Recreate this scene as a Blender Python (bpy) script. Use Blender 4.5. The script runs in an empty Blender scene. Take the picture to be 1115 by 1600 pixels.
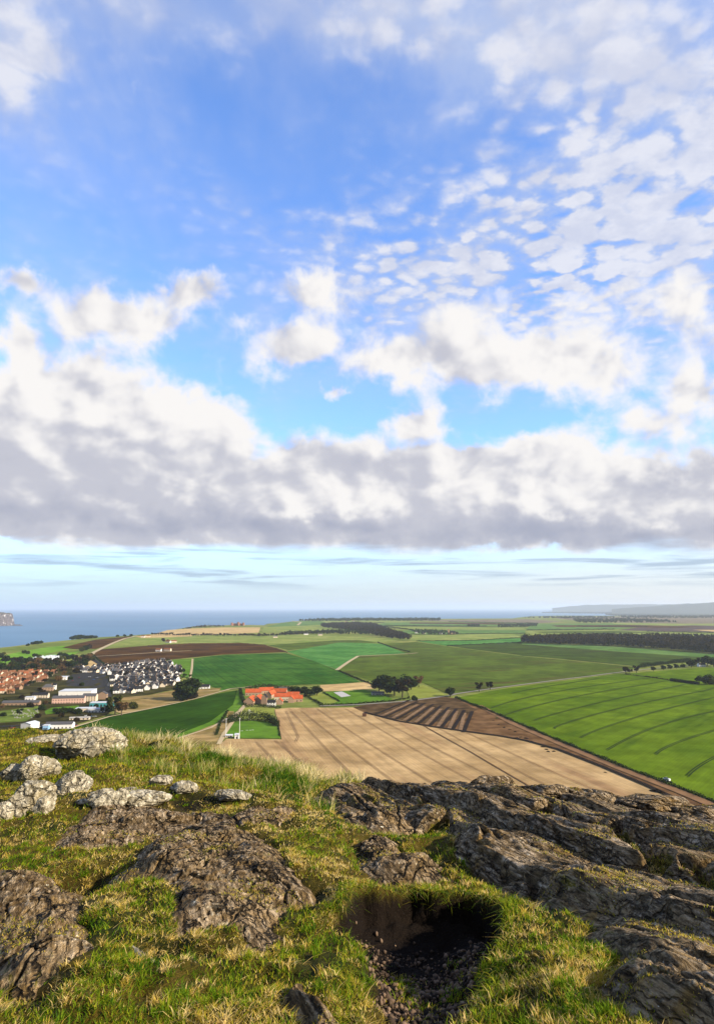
import bpy, bmesh, math, random
import numpy as np
from mathutils import Vector
C = bpy.context.scene
COL = C.collection
R_ = math.radians
# ------------------------------------------------------------------ camera
HC = 140.0                      # eye height over the plain (m)
PITCH = 8.0
FOC = 1067.0                    # focal length in photo pixels (1115 x 1600)
cam = bpy.data.cameras.new('camera')
cam.sensor_fit = 'VERTICAL'
cam.sensor_height = 36.0
cam.sensor_width = 24.0
cam.lens = 36.0 * FOC / 1600.0
cam.clip_start = 0.05
cam.clip_end = 900000.0
camo = bpy.data.objects.new('camera', cam)
COL.objects.link(camo)
camo.location = (0, 0, HC)
camo.rotation_euler = (R_(90 + PITCH), 0, 0)
C.camera = camo
C.view_settings.view_transform = 'Standard'
C.view_settings.look = 'None'
C.view_settings.gamma = 1.0
C.view_settings.use_curve_mapping = False
C.view_settings.exposure = 0.82
HAZE = 3.0e-5                   # density of the air (per metre)
SEA = 150000.0
C.cycles.max_bounces = 6
C.cycles.diffuse_bounces = 2
C.cycles.glossy_bounces = 2
C.cycles.transmission_bounces = 3
C.cycles.volume_bounces = 1
C.cycles.transparent_max_bounces = 4
C.cycles.use_denoising = True
# ------------------------------------------------------------------ sun: from the right, a little behind the camera
SUN_AZ, SUN_EL = 113.0, 27.0     # clockwise from the view axis (+Y)
sd = Vector((math.sin(R_(SUN_AZ)) * math.cos(R_(SUN_EL)), math.cos(R_(SUN_AZ)) * math.cos(R_(SUN_EL)), math.sin(R_(SUN_EL))))
sun = bpy.data.lights.new('sun', 'SUN')
sun.energy = 5.0
sun.angle = R_(0.5)
sun.color = (1.0, 0.89, 0.72)
suno = bpy.data.objects.new('sun', sun)
COL.objects.link(suno)
suno.rotation_euler = sd.to_track_quat('Z', 'Y').to_euler()
suno.location = (200, -20, 300)


# ------------------------------------------------------------------ node helpers
class S:
    """a socket with arithmetic"""
    def __init__(s, nt, sock): s.nt = nt; s.k = sock
    def m(s, op, *a, clamp=False):
        n = s.nt.nodes.new('ShaderNodeMath'); n.operation = op; n.use_clamp = clamp
        for i, v in enumerate((s,) + a):
            if isinstance(v, S): s.nt.links.new(v.k, n.inputs[i])
            else: n.inputs[i].default_value = v
        return S(s.nt, n.outputs[0])
    def __add__(s, o): return s.m('ADD', o)
    __radd__ = __add__
    def __mul__(s, o): return s.m('MULTIPLY', o)
    __rmul__ = __mul__
    def __sub__(s, o): return s.m('SUBTRACT', o)
    def __rsub__(s, o): return (s * -1.0) + o
    def __truediv__(s, o): return s.m('DIVIDE', o)
    def __neg__(s): return s * -1.0


def wire(nt, inp, v):
    if isinstance(v, S): nt.links.new(v.k, inp)
    elif isinstance(v, bpy.types.NodeSocket): nt.links.new(v, inp)
    else: inp.default_value = v


def sstep(x, a, b, lo=0.0, hi=1.0):
    n = x.nt.nodes.new('ShaderNodeMapRange'); n.interpolation_type = 'SMOOTHSTEP'
    wire(x.nt, n.inputs[0], x)
    for i, v in zip((1, 2, 3, 4), (a, b, lo, hi)): wire(x.nt, n.inputs[i], v)
    return S(x.nt, n.outputs[0])


def vec(nt, x, y, z=0.0):
    n = nt.nodes.new('ShaderNodeCombineXYZ')
    for i, v in enumerate((x, y, z)): wire(nt, n.inputs[i], v)
    return S(nt, n.outputs[0])


def noise(nt, v, scale, detail=4.0, rough=0.5, dist=0.0, lac=2.0, col=False):
    n = nt.nodes.new('ShaderNodeTexNoise'); n.noise_dimensions = '3D'
    if v is not None: wire(nt, n.inputs['Vector'], v)
    n.inputs['Scale'].default_value = scale; n.inputs['Detail'].default_value = detail
    n.inputs['Roughness'].default_value = rough; n.inputs['Distortion'].default_value = dist
    n.inputs['Lacunarity'].default_value = lac
    return S(nt, n.outputs['Color' if col else 'Fac'])


def mixc(nt, f, a, b, mode='MIX'):
    n = nt.nodes.new('ShaderNodeMix'); n.data_type = 'RGBA'; n.blend_type = mode; n.clamp_factor = True
    wire(nt, n.inputs[0], f)
    for i, v in ((6, a), (7, b)):
        if isinstance(v, (tuple, list)): v = tuple(v)[:3] + (1.0,)
        wire(nt, n.inputs[i], v)
    return S(nt, n.outputs[2])


# ------------------------------------------------------------------ world: Nishita sky with cloud layers over it
W = bpy.data.worlds.new('World')
C.world = W
W.use_nodes = True
wn = W.node_tree
wn.nodes.clear()


def px_dir(px, py):
    """azimuth / elevation (degrees) of a photograph pixel"""
    u, v = (px - 557.5) / FOC, (800.0 - py) / FOC
    c, s = math.cos(R_(PITCH)), math.sin(R_(PITCH))
    y, z = c - v * s, s + v * c
    return math.degrees(math.atan2(u, y)), math.degrees(math.atan2(z, math.hypot(u, y)))


def build_world():
    nt = wn
    tc = nt.nodes.new('ShaderNodeTexCoord')
    D = S(nt, tc.outputs['Generated'])
    sp = nt.nodes.new('ShaderNodeSeparateXYZ'); wire(nt, sp.inputs[0], D)
    dx, dy, dz = (S(nt, sp.outputs[i]) for i in range(3))
    sky = nt.nodes.new('ShaderNodeTexSky'); sky.sky_type = 'NISHITA'; sky.sun_disc = False
    sky.sun_elevation = R_(SUN_EL); sky.sun_rotation = R_(SUN_AZ)
    sky.altitude = 150; sky.air_density = 1.0; sky.dust_density = 0.6; sky.ozone_density = 2.0
    blue = mixc(nt, 1.0, S(nt, sky.outputs[0]), (SKYT[0], SKYT[1], SKYT[2]), 'MULTIPLY')
    zc = dz.m('MAXIMUM', 0.0)
    hyp = (dx * dx + dy * dy).m('SQRT')
    az = dx.m('ARCTAN2', dy) * (180 / math.pi)
    el = dz.m('ARCTAN2', hyp) * (180 / math.pi)
    # cloud-sheet coordinates (a flat layer high above the ground)
    inv = (zc + 0.07).m('POWER', -1.0)
    P = vec(nt, dx * inv, dy * inv, 0.0)
    # near-isotropic coordinates for the big cumulus
    Q = vec(nt, az * 0.1, el * 0.1 + (el * el) * -0.0003, 3.3)
    w1 = noise(nt, Q, 1.3, 3, 0.55, col=True)
    sw = nt.nodes.new('ShaderNodeSeparateXYZ'); wire(nt, sw.inputs[0], w1)
    wx, wy = S(nt, sw.outputs[0]) - 0.5, S(nt, sw.outputs[1]) - 0.5
    w2 = noise(nt, Q, 5.0, 4, 0.6, col=True)
    sw2 = nt.nodes.new('ShaderNodeSeparateXYZ'); wire(nt, sw2.inputs[0], w2)
    wx2, wy2 = S(nt, sw2.outputs[0]) - 0.5, S(nt, sw2.outputs[1]) - 0.5
    azw = az + wx * 9.0 + wx2 * 3.2
    elw = el + wy * 5.0 + wy2 * 2.6

    def blob(px, py, rx, ry, amp, a=azw, e=elw, power=1.0):
        ca, ce = px_dir(px, py)
        ra = abs(px_dir(px + rx, py)[0] - px_dir(px - rx, py)[0]) / 2
        re = abs(px_dir(px, py + ry)[1] - px_dir(px, py - ry)[1]) / 2
        qx = (a - ca) * (1 / ra); qy = (e - ce) * (1 / re)
        d = (qx * qx + qy * qy)
        return (d * -1.0).m('EXPONENT') * amp

    def total(lst, **k):
        t = None
        for b in lst:
            g = blob(*b, **k)
            t = g if t is None else t + g
        return t
    # --- layer A: high veils and mackerel cloud, top and right
    mA = total(BA)
    pn1 = noise(nt, P, 2.1, 9, 0.58, 0.25)
    pw = nt.nodes.new('ShaderNodeVectorMath'); pw.operation = 'MULTIPLY_ADD'
    wire(nt, pw.inputs[0], noise(nt, P, 7.0, 4, 0.6, col=True)); pw.inputs[1].default_value = (0.13, 0.13, 0.0); wire(nt, pw.inputs[2], P)
    vo = nt.nodes.new('ShaderNodeTexVoronoi'); vo.feature = 'SMOOTH_F1'; vo.inputs['Smoothness'].default_value = 0.6
    vo.inputs['Scale'].default_value = 19.0; wire(nt, vo.inputs['Vector'], S(nt, pw.outputs[0]))
    puff = 1.0 - S(nt, vo.outputs['Distance']) * 1.3
    pn2 = noise(nt, P, 17.0, 5, 0.6, 0.2) * 0.5 + puff * 0.5
    ripple = sstep(el, 14.0, 30.0, 0.45, 1.0)
    mack = total(BM)                                  # where the veil breaks into small puffs
    dA = mA + 0.16 + (pn1 - 0.5) * 1.3 + (pn2 - 0.47) * (0.25 + mack * 3.2)
    dA = dA + sstep(dy, 0.15, -0.25) * 0.9 + sstep(dz, 0.72, 0.9) * 0.5  # unseen cloud added behind and overhead, so the ambient light is less blue
    aA = sstep(dA, 0.0, 1.25) * 0.88
    cA = mixc(nt, sstep(pn2 + pn1 * 0.5 + dA * 0.28, 0.72, 1.15), CA[0], CA[1])
    # --- layer B: cumulus puffs and the big bank
    mB = total(BB)
    tnb = noise(nt, vec(nt, az * 0.06, el * 0.25, 1.7), 2.0, 5, 0.55)
    # the bank is seen at a flat angle, so its lumps are squeezed towards the horizon
    sq = 1.0 - (el.m('MAXIMUM', 0.0) * (-1 / 9.0)).m('EXPONENT')
    Q2 = vec(nt, az * 0.1, el * 0.1 + sq * 1.15, 3.3)

    def moved(v, d):
        o = nt.nodes.new('ShaderNodeVectorMath'); o.operation = 'ADD'
        wire(nt, o.inputs[0], v); o.inputs[1].default_value = d
        return S(nt, o.outputs[0])
    fb1 = noise(nt, Q2, 2.6, 9, 0.55, 0.2)
    fs1 = noise(nt, Q2, 2.6, 3, 0.46, 0.2)
    fs2 = noise(nt, moved(Q2, (0.11, 0.10, 0.0)), 2.6, 3, 0.46, 0.2)
    big1 = noise(nt, Q2, 1.1, 2, 0.5)
    dB = mB * 1.0 - 0.12 + (fb1 - 0.5) * (1.9 - mB.m('MINIMUM', 1.0) * 0.5)
    aB = sstep(dB, 0.20, 0.80) * sstep(el + (tnb - 0.5) * 3.0, 3.9, 5.3)
    thick = sstep(dB, 0.55, 1.75)
    slope = (fs1 - fs2) * 2.9
    und = total(BD)
    lit = sstep(slope + 0.80 - und * 0.95 - thick * 0.42 + (big1 - 0.5) * 0.7 + total(BL) + (fb1 - 0.5) * 0.5, -0.05, 1.1)
    cB = mixc(nt, lit, CB[0], CB[1])
    deep = sstep(und - slope * 0.45 - (big1 - 0.5) * 0.8, 0.35, 1.35)
    cB = mixc(nt, deep, cB, CB[2])
    # --- layer C: thin bars low over the horizon
    T = vec(nt, az * 0.035, el * 0.55, 7.7)
    tn = noise(nt, T, 2.4, 6, 0.55, 0.4)
    aC = sstep(tn, 0.50, 0.68) * sstep(el, 1.2, 2.4) * (1.0 - sstep(el, 5.0, 7.0)) * 0.75
    # --- compose
    low = sstep(el, 0.0, 9.0)
    base = mixc(nt, sstep(el, 7.0, 0.4) * 0.0 + (1.0 - low) * 0.9, blue, mixc(nt, sstep(az, -22.0, 26.0), HZ[0], HZ[1]))
    shA = sstep(noise(nt, moved(P, (0.03, 0.02, 0.0)), 7.0, 5, 0.6), 0.40, 0.62)
    cA = mixc(nt, shA * 0.55, cA, sk(196, 202, 224))
    ve = noise(nt, vec(nt, dx * inv * 1.1 + dy * inv * 0.25, dy * inv * 0.45, 5.0), 1.6, 8, 0.62, 0.5)
    aV = sstep(ve, 0.40, 0.72) * sstep(el, 12.0, 24.0) * 0.42
    base = mixc(nt, aV, base, sk(205, 214, 240))
    cA = mixc(nt, sstep(dy, 0.10, -0.30) * 0.9, cA, sk(112, 116, 128))      # dark cloud added unseen behind the viewer to cut the fill light
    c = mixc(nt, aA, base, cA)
    c = mixc(nt, aC, c, CCOL)
    c = mixc(nt, aB, c, cB)
    gnd = mixc(nt, sstep(el, -0.8, -0.1), (0.10, 0.12, 0.13), c)
    bg = nt.nodes.new('ShaderNodeBackground'); bg.inputs[1].default_value = SKY_STRENGTH
    wire(nt, bg.inputs[0], gnd)
    out = nt.nodes.new('ShaderNodeOutputWorld')
    nt.links.new(bg.outputs[0], out.inputs[0])
    W.cycles.sampling_method = 'MANUAL'
    W.cycles.sample_map_resolution = 512


SKY_STRENGTH = 0.10
K = 10.0 / 2 ** 0.82 / 1.0       # displayed linear value -> world colour


def sk(r, g, b):
    """8-bit display colour of a cloud -> world radiance for this exposure"""
    return tuple(((v / 255.0) ** 2.2) * K for v in (r, g, b))


SKYT = (1.22, 1.52, 2.05)
CA = (sk(184, 200, 236), sk(238, 238, 244))
CB = (sk(198, 199, 211), sk(251, 248, 246), sk(166, 171, 191))
HZ = (sk(200, 224, 238), sk(232, 233, 234))
CCOL = sk(160, 182, 208)
# (px, py, rx, ry, amplitude) of soft cloud masses, in photograph pixels turned into sky directions
BA = [(10, 60, 80, 120, 1.3), (850, 50, 170, 120, 1.4), (1060, 150, 160, 160, .75), (620, 30, 130, 80, .75), (230, 30, 130, 70, .55), (420, 20, 120, 50, .35),
      (1000, 310, 250, 130, .92), (760, 410, 240, 80, .72), (1060, 420, 150, 110, .85), (560, 470, 260, 70, .35), (450, 370, 200, 60, .28)]
BM = [(1020, 330, 300, 170, 1.25), (780, 430, 260, 90, .8), (600, 350, 200, 60, .3)]
BB = [(5, 525, 50, 45, .95), (30, 430, 66, 32, .95), (190, 495, 115, 44, 1.2), (300, 455, 66, 36, 1.0), (110, 590, 100, 50, .8), (475, 455, 90, 40, .85),
      (425, 540, 80, 38, .9), (515, 607, 30, 15, .8),
      (150, 690, 230, 95, 1.3), (40, 740, 240, 110, .9), (330, 645, 90, 45, .7),
      (590, 550, 90, 42, .95), (745, 555, 110, 58, 1.0), (870, 550, 60, 40, .9), (740, 478, 150, 34, .6), (960, 470, 100, 40, .5), (658, 648, 42, 26, .8), (960, 580, 90, 55, .95), (1085, 510, 60, 80, .8), (1010, 650, 60, 30, .7), (1100, 610, 50, 45, .7),
      (560, 755, 300, 70, 1.25), (850, 775, 320, 75, 1.2), (820, 705, 130, 30, .5), (1100, 780, 200, 65, 1.1), (300, 790, 300, 50, 1.0), (0, 800, 200, 50, .8), (700, 835, 520, 34, 1.0), (200, 840, 300, 34, .9), (1080, 845, 160, 30, .6)]
BD = [(120, 812, 300, 40, .7), (520, 828, 360, 28, .75), (960, 842, 300, 28, 1.0), (1060, 745, 130, 28, .7), (60, 720, 200, 60, .25), (620, 730, 200, 30, .3)]
BL = [(180, 630, 260, 70, .38), (820, 795, 70, 35, .65), (600, 765, 120, 26, .4), (1000, 800, 110, 20, .55), (480, 800, 90, 18, .4), (900, 735, 160, 24, .3), (330, 620, 90, 60, .25), (960, 560, 130, 90, .3), (870, 695, 120, 25, .3), (490, 795, 40, 14, .3)]
build_world()

# ------------------------------------------------------------------ numpy noise
def _h(ix, iy, seed):
    h = (ix.astype(np.int64) * 374761393 + iy.astype(np.int64) * 668265263 + seed * 974634777) & 0xFFFFFFFF
    h = ((h ^ (h >> 13)) * 1274126177) & 0xFFFFFFFF
    return (h ^ (h >> 16)) & 0xFFFFFFFF


def perlin(x, y, seed=0):
    x = np.asarray(x, float); y = np.asarray(y, float)
    x0, y0 = np.floor(x), np.floor(y)
    fx, fy = x - x0, y - y0
    sx, sy = fx * fx * fx * (fx * (fx * 6 - 15) + 10), fy * fy * fy * (fy * (fy * 6 - 15) + 10)

    def g(i, j):
        a = _h(x0 + i, y0 + j, seed) * (2 * math.pi / 4294967296.0)
        return np.cos(a) * (fx - i) + np.sin(a) * (fy - j)
    a, b, c, d = g(0, 0), g(1, 0), g(0, 1), g(1, 1)
    return 1.5 * ((a + (b - a) * sx) * (1 - sy) + (c + (d - c) * sx) * sy)


def fbm(x, y, octs=4, gain=0.5, seed=0):
    t, a, s = 0.0, 1.0, 0.0
    for k in range(octs):
        t = t + a * perlin(x * 2 ** k + 17.3 * k, y * 2 ** k - 9.1 * k, seed + k); s += a; a *= gain
    return t / s * 1.4


def ridged(x, y, octs=4, seed=0):
    t, a, s = 0.0, 1.0, 0.0
    for k in range(octs):
        t = t + a * (1 - 2 * np.abs(perlin(x * 2.1 ** k, y * 2.1 ** k, seed + k))); s += a; a *= 0.5
    return t / s


def voro(x, y, seed=0, jit=0.9):
    """distance to the cell border, cell id"""
    x = np.asarray(x, float); y = np.asarray(y, float)
    x0, y0 = np.floor(x), np.floor(y)
    f1 = np.full(x.shape, 9.0); f2 = np.full(x.shape, 9.0); cid = np.zeros(x.shape)
    for i in (-1, 0, 1):
        for j in (-1, 0, 1):
            h1 = _h(x0 + i, y0 + j, seed); h2 = _h(x0 + i, y0 + j, seed + 77)
            px = x0 + i + 0.5 + jit * (h1 / 4294967296.0 - 0.5); py = y0 + j + 0.5 + jit * (h2 / 4294967296.0 - 0.5)
            d = np.hypot(x - px, y - py)
            n = d < f1
            f2 = np.where(n, f1, np.minimum(f2, d)); cid = np.where(n, h1 / 4294967296.0, cid); f1 = np.where(n, d, f1)
    return f2 - f1, cid


def smooth(x, a, b):
    t = np.clip((np.asarray(x, float) - a) / (b - a), 0, 1)
    return t * t * (3 - 2 * t)


def in_poly(x, y, poly):
    ins = np.zeros(np.shape(x), bool); n = len(poly)
    for i in range(n):
        (x1, y1), (x2, y2) = poly[i], poly[(i + 1) % n]
        if y1 == y2: continue
        c = ((y1 > y) != (y2 > y)) & (x < (x2 - x1) * (y - y1) / (y2 - y1) + x1)
        ins ^= c
    return ins


def sd_poly(x, y, poly):
    """signed distance, positive inside"""
    d = np.full(np.shape(x), 1e9); n = len(poly)
    for i in range(n):
        (x1, y1), (x2, y2) = poly[i], poly[(i + 1) % n]
        ex, ey = x2 - x1, y2 - y1
        t = np.clip(((x - x1) * ex + (y - y1) * ey) / (ex * ex + ey * ey + 1e-12), 0, 1)
        d = np.minimum(d, np.hypot(x - x1 - t * ex, y - y1 - t * ey))
    return np.where(in_poly(x, y, poly), d, -d)


# ------------------------------------------------------------------ object helpers
def tag(o, label=None, cat=None, group=None, kind=None):
    if label: o['label'] = label
    if cat: o['category'] = cat
    if group: o['group'] = group
    if kind: o['kind'] = kind
    return o


def mesh_obj(name, verts, faces, mats, parent=None, smooth_=False, mi=None):
    me = bpy.data.meshes.new(name)
    verts = np.asarray(verts, np.float32).reshape(-1, 3)
    if isinstance(faces, np.ndarray):
        n, k = faces.shape
        me.vertices.add(len(verts)); me.vertices.foreach_set('co', verts.ravel())
        me.loops.add(n * k); me.loops.foreach_set('vertex_index', faces.astype(np.int32).ravel())
        me.polygons.add(n); me.polygons.foreach_set('loop_start', np.arange(0, n * k, k, dtype=np.int32))
        try: me.polygons.foreach_set('loop_total', np.full(n, k, np.int32))
        except Exception: pass
        me.update(calc_edges=True)
    else:
        me.from_pydata(verts.tolist(), [], faces)
        me.update()
    for m in (mats if isinstance(mats, (list, tuple)) else [mats]): me.materials.append(m)
    if mi is not None: me.polygons.foreach_set('material_index', np.asarray(mi, np.int32))
    if smooth_: me.polygons.foreach_set('use_smooth', np.ones(len(me.polygons), bool))
    o = bpy.data.objects.new(name, me); COL.objects.link(o)
    if parent: o.parent = parent
    return o


def empty(name, loc, rz=0.0):
    o = bpy.data.objects.new(name, None); COL.objects.link(o)
    o.location = loc; o.rotation_euler = (0, 0, rz)
    return o


def attr(o, name, vals):
    a = o.data.attributes.new(name, 'FLOAT', 'POINT'); a.data.foreach_set('value', np.asarray(vals, np.float32))


class MB:
    """collects simple solids into one mesh"""
    def __init__(s): s.v = []; s.f = []
    def add(s, v, f):
        n = len(s.v); s.v += [tuple(p) for p in v]; s.f += [tuple(i + n for i in q) for q in f]; return s
    def box(s, x0, x1, y0, y1, z0, z1):
        return s.add([(x0, y0, z0), (x1, y0, z0), (x1, y1, z0), (x0, y1, z0), (x0, y0, z1), (x1, y0, z1), (x1, y1, z1), (x0, y1, z1)],
                     [(0, 3, 2, 1), (4, 5, 6, 7), (0, 1, 5, 4), (1, 2, 6, 5), (2, 3, 7, 6), (3, 0, 4, 7)])
    def gable(s, L, Wd, z0, h, rise, ox=0.0, oy=0.0, over=0.0):
        """gabled wall prism, ridge along x"""
        a, b = L / 2, Wd / 2
        return s.add([(ox - a, oy - b, z0), (ox + a, oy - b, z0), (ox + a, oy + b, z0), (ox - a, oy + b, z0), (ox - a, oy - b, z0 + h), (ox + a, oy - b, z0 + h),
                      (ox + a, oy + b, z0 + h), (ox - a, oy + b, z0 + h), (ox - a, oy, z0 + h + rise), (ox + a, oy, z0 + h + rise)],
                     [(0, 3, 2, 1), (0, 1, 5, 4), (2, 3, 7, 6), (1, 2, 6, 9, 5), (3, 0, 4, 8, 7), (4, 5, 9, 8), (6, 7, 8, 9)])
    def roof(s, L, Wd, z, rise, t=0.25, ox=0.0, oy=0.0, over=0.5):
        """two roof slabs of thickness t, ridge along x"""
        a, b = L / 2 + over * 0.6, Wd / 2
        k = (b + over) / b
        ze = z + rise - rise * k
        for sg in (1, -1):
            e = oy + sg * (b + over)
            v = [(ox - a, e, ze + .02), (ox + a, e, ze + .02), (ox + a, oy, z + rise + .02), (ox - a, oy, z + rise + .02)]
            v += [(p[0], p[1], p[2] + t) for p in v]
            f = [(0, 3, 2, 1), (4, 5, 6, 7), (0, 1, 5, 4), (1, 2, 6, 5), (2, 3, 7, 6), (3, 0, 4, 7)]
            if sg > 0: f = [q[::-1] for q in f]
            s.add(v, f)
        return s
    def hip(s, L, Wd, z, rise, ox=0.0, oy=0.0, over=0.4):
        a, b = L / 2 + over, Wd / 2 + over; r = max(a - b, 0.2)
        return s.add([(ox - a, oy - b, z), (ox + a, oy - b, z), (ox + a, oy + b, z), (ox - a, oy + b, z), (ox - r, oy, z + rise), (ox + r, oy, z + rise)],
                     [(0, 3, 2, 1), (0, 1, 5, 4), (1, 2, 5), (2, 3, 4, 5), (3, 0, 4)])
    def cyl(s, x, y, z0, z1, r0, r1=None, n=8):
        r1 = r0 if r1 is None else r1
        v = [(x + r0 * math.cos(2 * math.pi * i / n), y + r0 * math.sin(2 * math.pi * i / n), z0) for i in range(n)]
        v += [(x + r1 * math.cos(2 * math.pi * i / n), y + r1 * math.sin(2 * math.pi * i / n), z1) for i in range(n)]
        return s.add(v, [(i, (i + 1) % n, n + (i + 1) % n, n + i) for i in range(n)] + [tuple(range(n))[::-1], tuple(range(n, 2 * n))])
    def bar(s, p, q, r, n=5, r1=None):
        p, q = Vector(p), Vector(q); d = (q - p).normalized(); a = d.orthogonal().normalized(); b = d.cross(a); r1 = r if r1 is None else r1
        v = []
        for c, rr in ((p, r), (q, r1)):
            v += [tuple(c + a * rr * math.cos(2 * math.pi * i / n) + b * rr * math.sin(2 * math.pi * i / n)) for i in range(n)]
        return s.add(v, [(i, (i + 1) % n, n + (i + 1) % n, n + i) for i in range(n)] + [tuple(range(n))[::-1], tuple(range(n, 2 * n))])
    def build(s, name, mat, parent=None, sm=False):
        return mesh_obj(name, s.v, s.f, mat, parent, sm)


def part(name, me, parent):
    o = bpy.data.objects.new(name, me); COL.objects.link(o); o.parent = parent
    return o


def copy_tree(o, parent=None):
    c = o.copy(); COL.objects.link(c)
    if parent: c.parent = parent
    for ch in list(o.children): copy_tree(ch, c)
    return c


# ------------------------------------------------------------------ the lie of the land
def land_h(x, y):
    """gentle relief of the farmland, fading with distance"""
    d = np.hypot(x, y)
    a = 3.6 * np.clip(1.35 - d / 3200.0, 0.12, 1.0)
    return a * (np.sin(x / 170.0 + 1.3) * np.cos(y / 230.0 + 0.4) + 0.55 * np.sin((x + y) / 310.0 + 2.0))


def ray(px, py):
    u, v = (px - 557.5) / FOC, (800.0 - py) / FOC
    c, s = math.cos(R_(PITCH)), math.sin(R_(PITCH))
    return u, c - v * s, s + v * c


def g(px, py, z=None):
    """plain point seen at a photograph pixel"""
    x, y, w = ray(px, py)
    h = 0.0 if z is None else z
    for _ in range(1 if z is not None else 12):
        t = (h - HC) / w
        if z is None: h = 0.5 * h + 0.5 * float(land_h(x * t, y * t))
    if z is None: h = float(land_h(x * t, y * t))
    return (x * t, y * t, h)


def gp(pts): return [g(*p)[:2] for p in pts]


def sheet(name, pts_xy, off, mat, cell=None, rel=land_h):
    """a polygon laid on the land, cut on a grid so that it follows the relief; off = height over the land"""
    xs = [p[0] for p in pts_xy]; ys = [p[1] for p in pts_xy]
    ext = max(max(xs) - min(xs), max(ys) - min(ys))
    cell = cell or max(30.0, ext / 60)
    cell = 30.0 * 2 ** max(0, math.ceil(math.log2(cell / 30.0)))
    bm = bmesh.new()
    vs = [bm.verts.new((x, y, 0)) for x, y in pts_xy]
    f = bm.faces.new(vs); f.normal_update()
    if f.normal.z < 0: f.normal_flip()
    bmesh.ops.triangulate(bm, faces=[f])
    for ax in (0, 1):
        lo, hi = (min(xs), max(xs)) if ax == 0 else (min(ys), max(ys))
        k = math.floor(lo / cell) + 1
        while k * cell < hi:
            co = [0, 0, 0]; no = [0, 0, 0]; co[ax] = k * cell; no[ax] = 1
            bmesh.ops.bisect_plane(bm, geom=bm.verts[:] + bm.edges[:] + bm.faces[:], plane_co=co, plane_no=no)
            k += 1
    co = np.array([v.co[:2] for v in bm.verts])
    z = rel(co[:, 0], co[:, 1]) + off
    for v, zz in zip(bm.verts, z): v.co.z = zz
    me = bpy.data.meshes.new(name); bm.to_mesh(me); bm.free(); me.materials.append(mat)
    o = bpy.data.objects.new(name, me); COL.objects.link(o); o['kind'] = 'structure'
    return o


def resample(pts, step):
    out = [pts[0]]
    for (x1, y1), (x2, y2) in zip(pts, pts[1:]):
        n = max(1, int(math.hypot(x2 - x1, y2 - y1) / step))
        out += [(x1 + (x2 - x1) * i / n, y1 + (y2 - y1) * i / n) for i in range(1, n + 1)]
    return out


def ribbons(name, lines, width, off, mat, step=9.0):
    off += 0.30
    """one object of thin ground ribbons (wheel tracks of one field, or one path)"""
    V, F = [], []
    for ln in lines:
        p = resample(ln, step); n0 = len(V)
        for i, (x, y) in enumerate(p):
            a, b = p[max(i - 1, 0)], p[min(i + 1, len(p) - 1)]
            dx, dy = b[0] - a[0], b[1] - a[1]; L = math.hypot(dx, dy) or 1
            nx, ny = -dy / L * width / 2, dx / L * width / 2
            for s in (1, -1):
                X, Y = x + nx * s, y + ny * s
                V.append((X, Y, float(land_h(X, Y)) + off))
        F += [(n0 + 2 * i, n0 + 2 * i + 1, n0 + 2 * i + 3, n0 + 2 * i + 2) for i in range(len(p) - 1)]
    o = mesh_obj(name, V, F, mat); o['kind'] = 'structure'
    return o


# ------------------------------------------------------------------ materials
def new_mat(name):
    m = bpy.data.materials.new(name); m.use_nodes = True
    nt = m.node_tree; b = nt.nodes['Principled BSDF']; b.inputs['Specular IOR Level'].default_value = 0.2
    b.inputs['Roughness'].default_value = 0.85
    return m, nt, b


def gpos(nt):
    n = nt.nodes.new('ShaderNodeNewGeometry'); return S(nt, n.outputs['Position'])


def plain(name, c, rough=0.85, var=0.15, scale=0.3, spec=0.03):
    m, nt, b = new_mat(name)
    nz = noise(nt, gpos(nt), scale, 5, 0.6)
    col = mixc(nt, nz, tuple(v * (1 - var) for v in c), tuple(v * (1 + var) for v in c))
    wire(nt, b.inputs['Base Color'], col); b.inputs['Roughness'].default_value = rough; b.inputs['Specular IOR Level'].default_value = spec
    return m


def rotpos(nt, ang, warp=0.0):
    P = gpos(nt)
    if warp:
        n = noise(nt, P, 0.004, 2, 0.5, col=True)
        v = nt.nodes.new('ShaderNodeVectorMath'); v.operation = 'MULTIPLY_ADD'
        wire(nt, v.inputs[0], n); v.inputs[1].default_value = (warp,) * 3; wire(nt, v.inputs[2], P); P = S(nt, v.outputs[0])
    r = nt.nodes.new('ShaderNodeVectorRotate'); r.rotation_type = 'Z_AXIS'; wire(nt, r.inputs['Vector'], P); r.inputs['Angle'].default_value = ang
    return S(nt, r.outputs[0])


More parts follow.
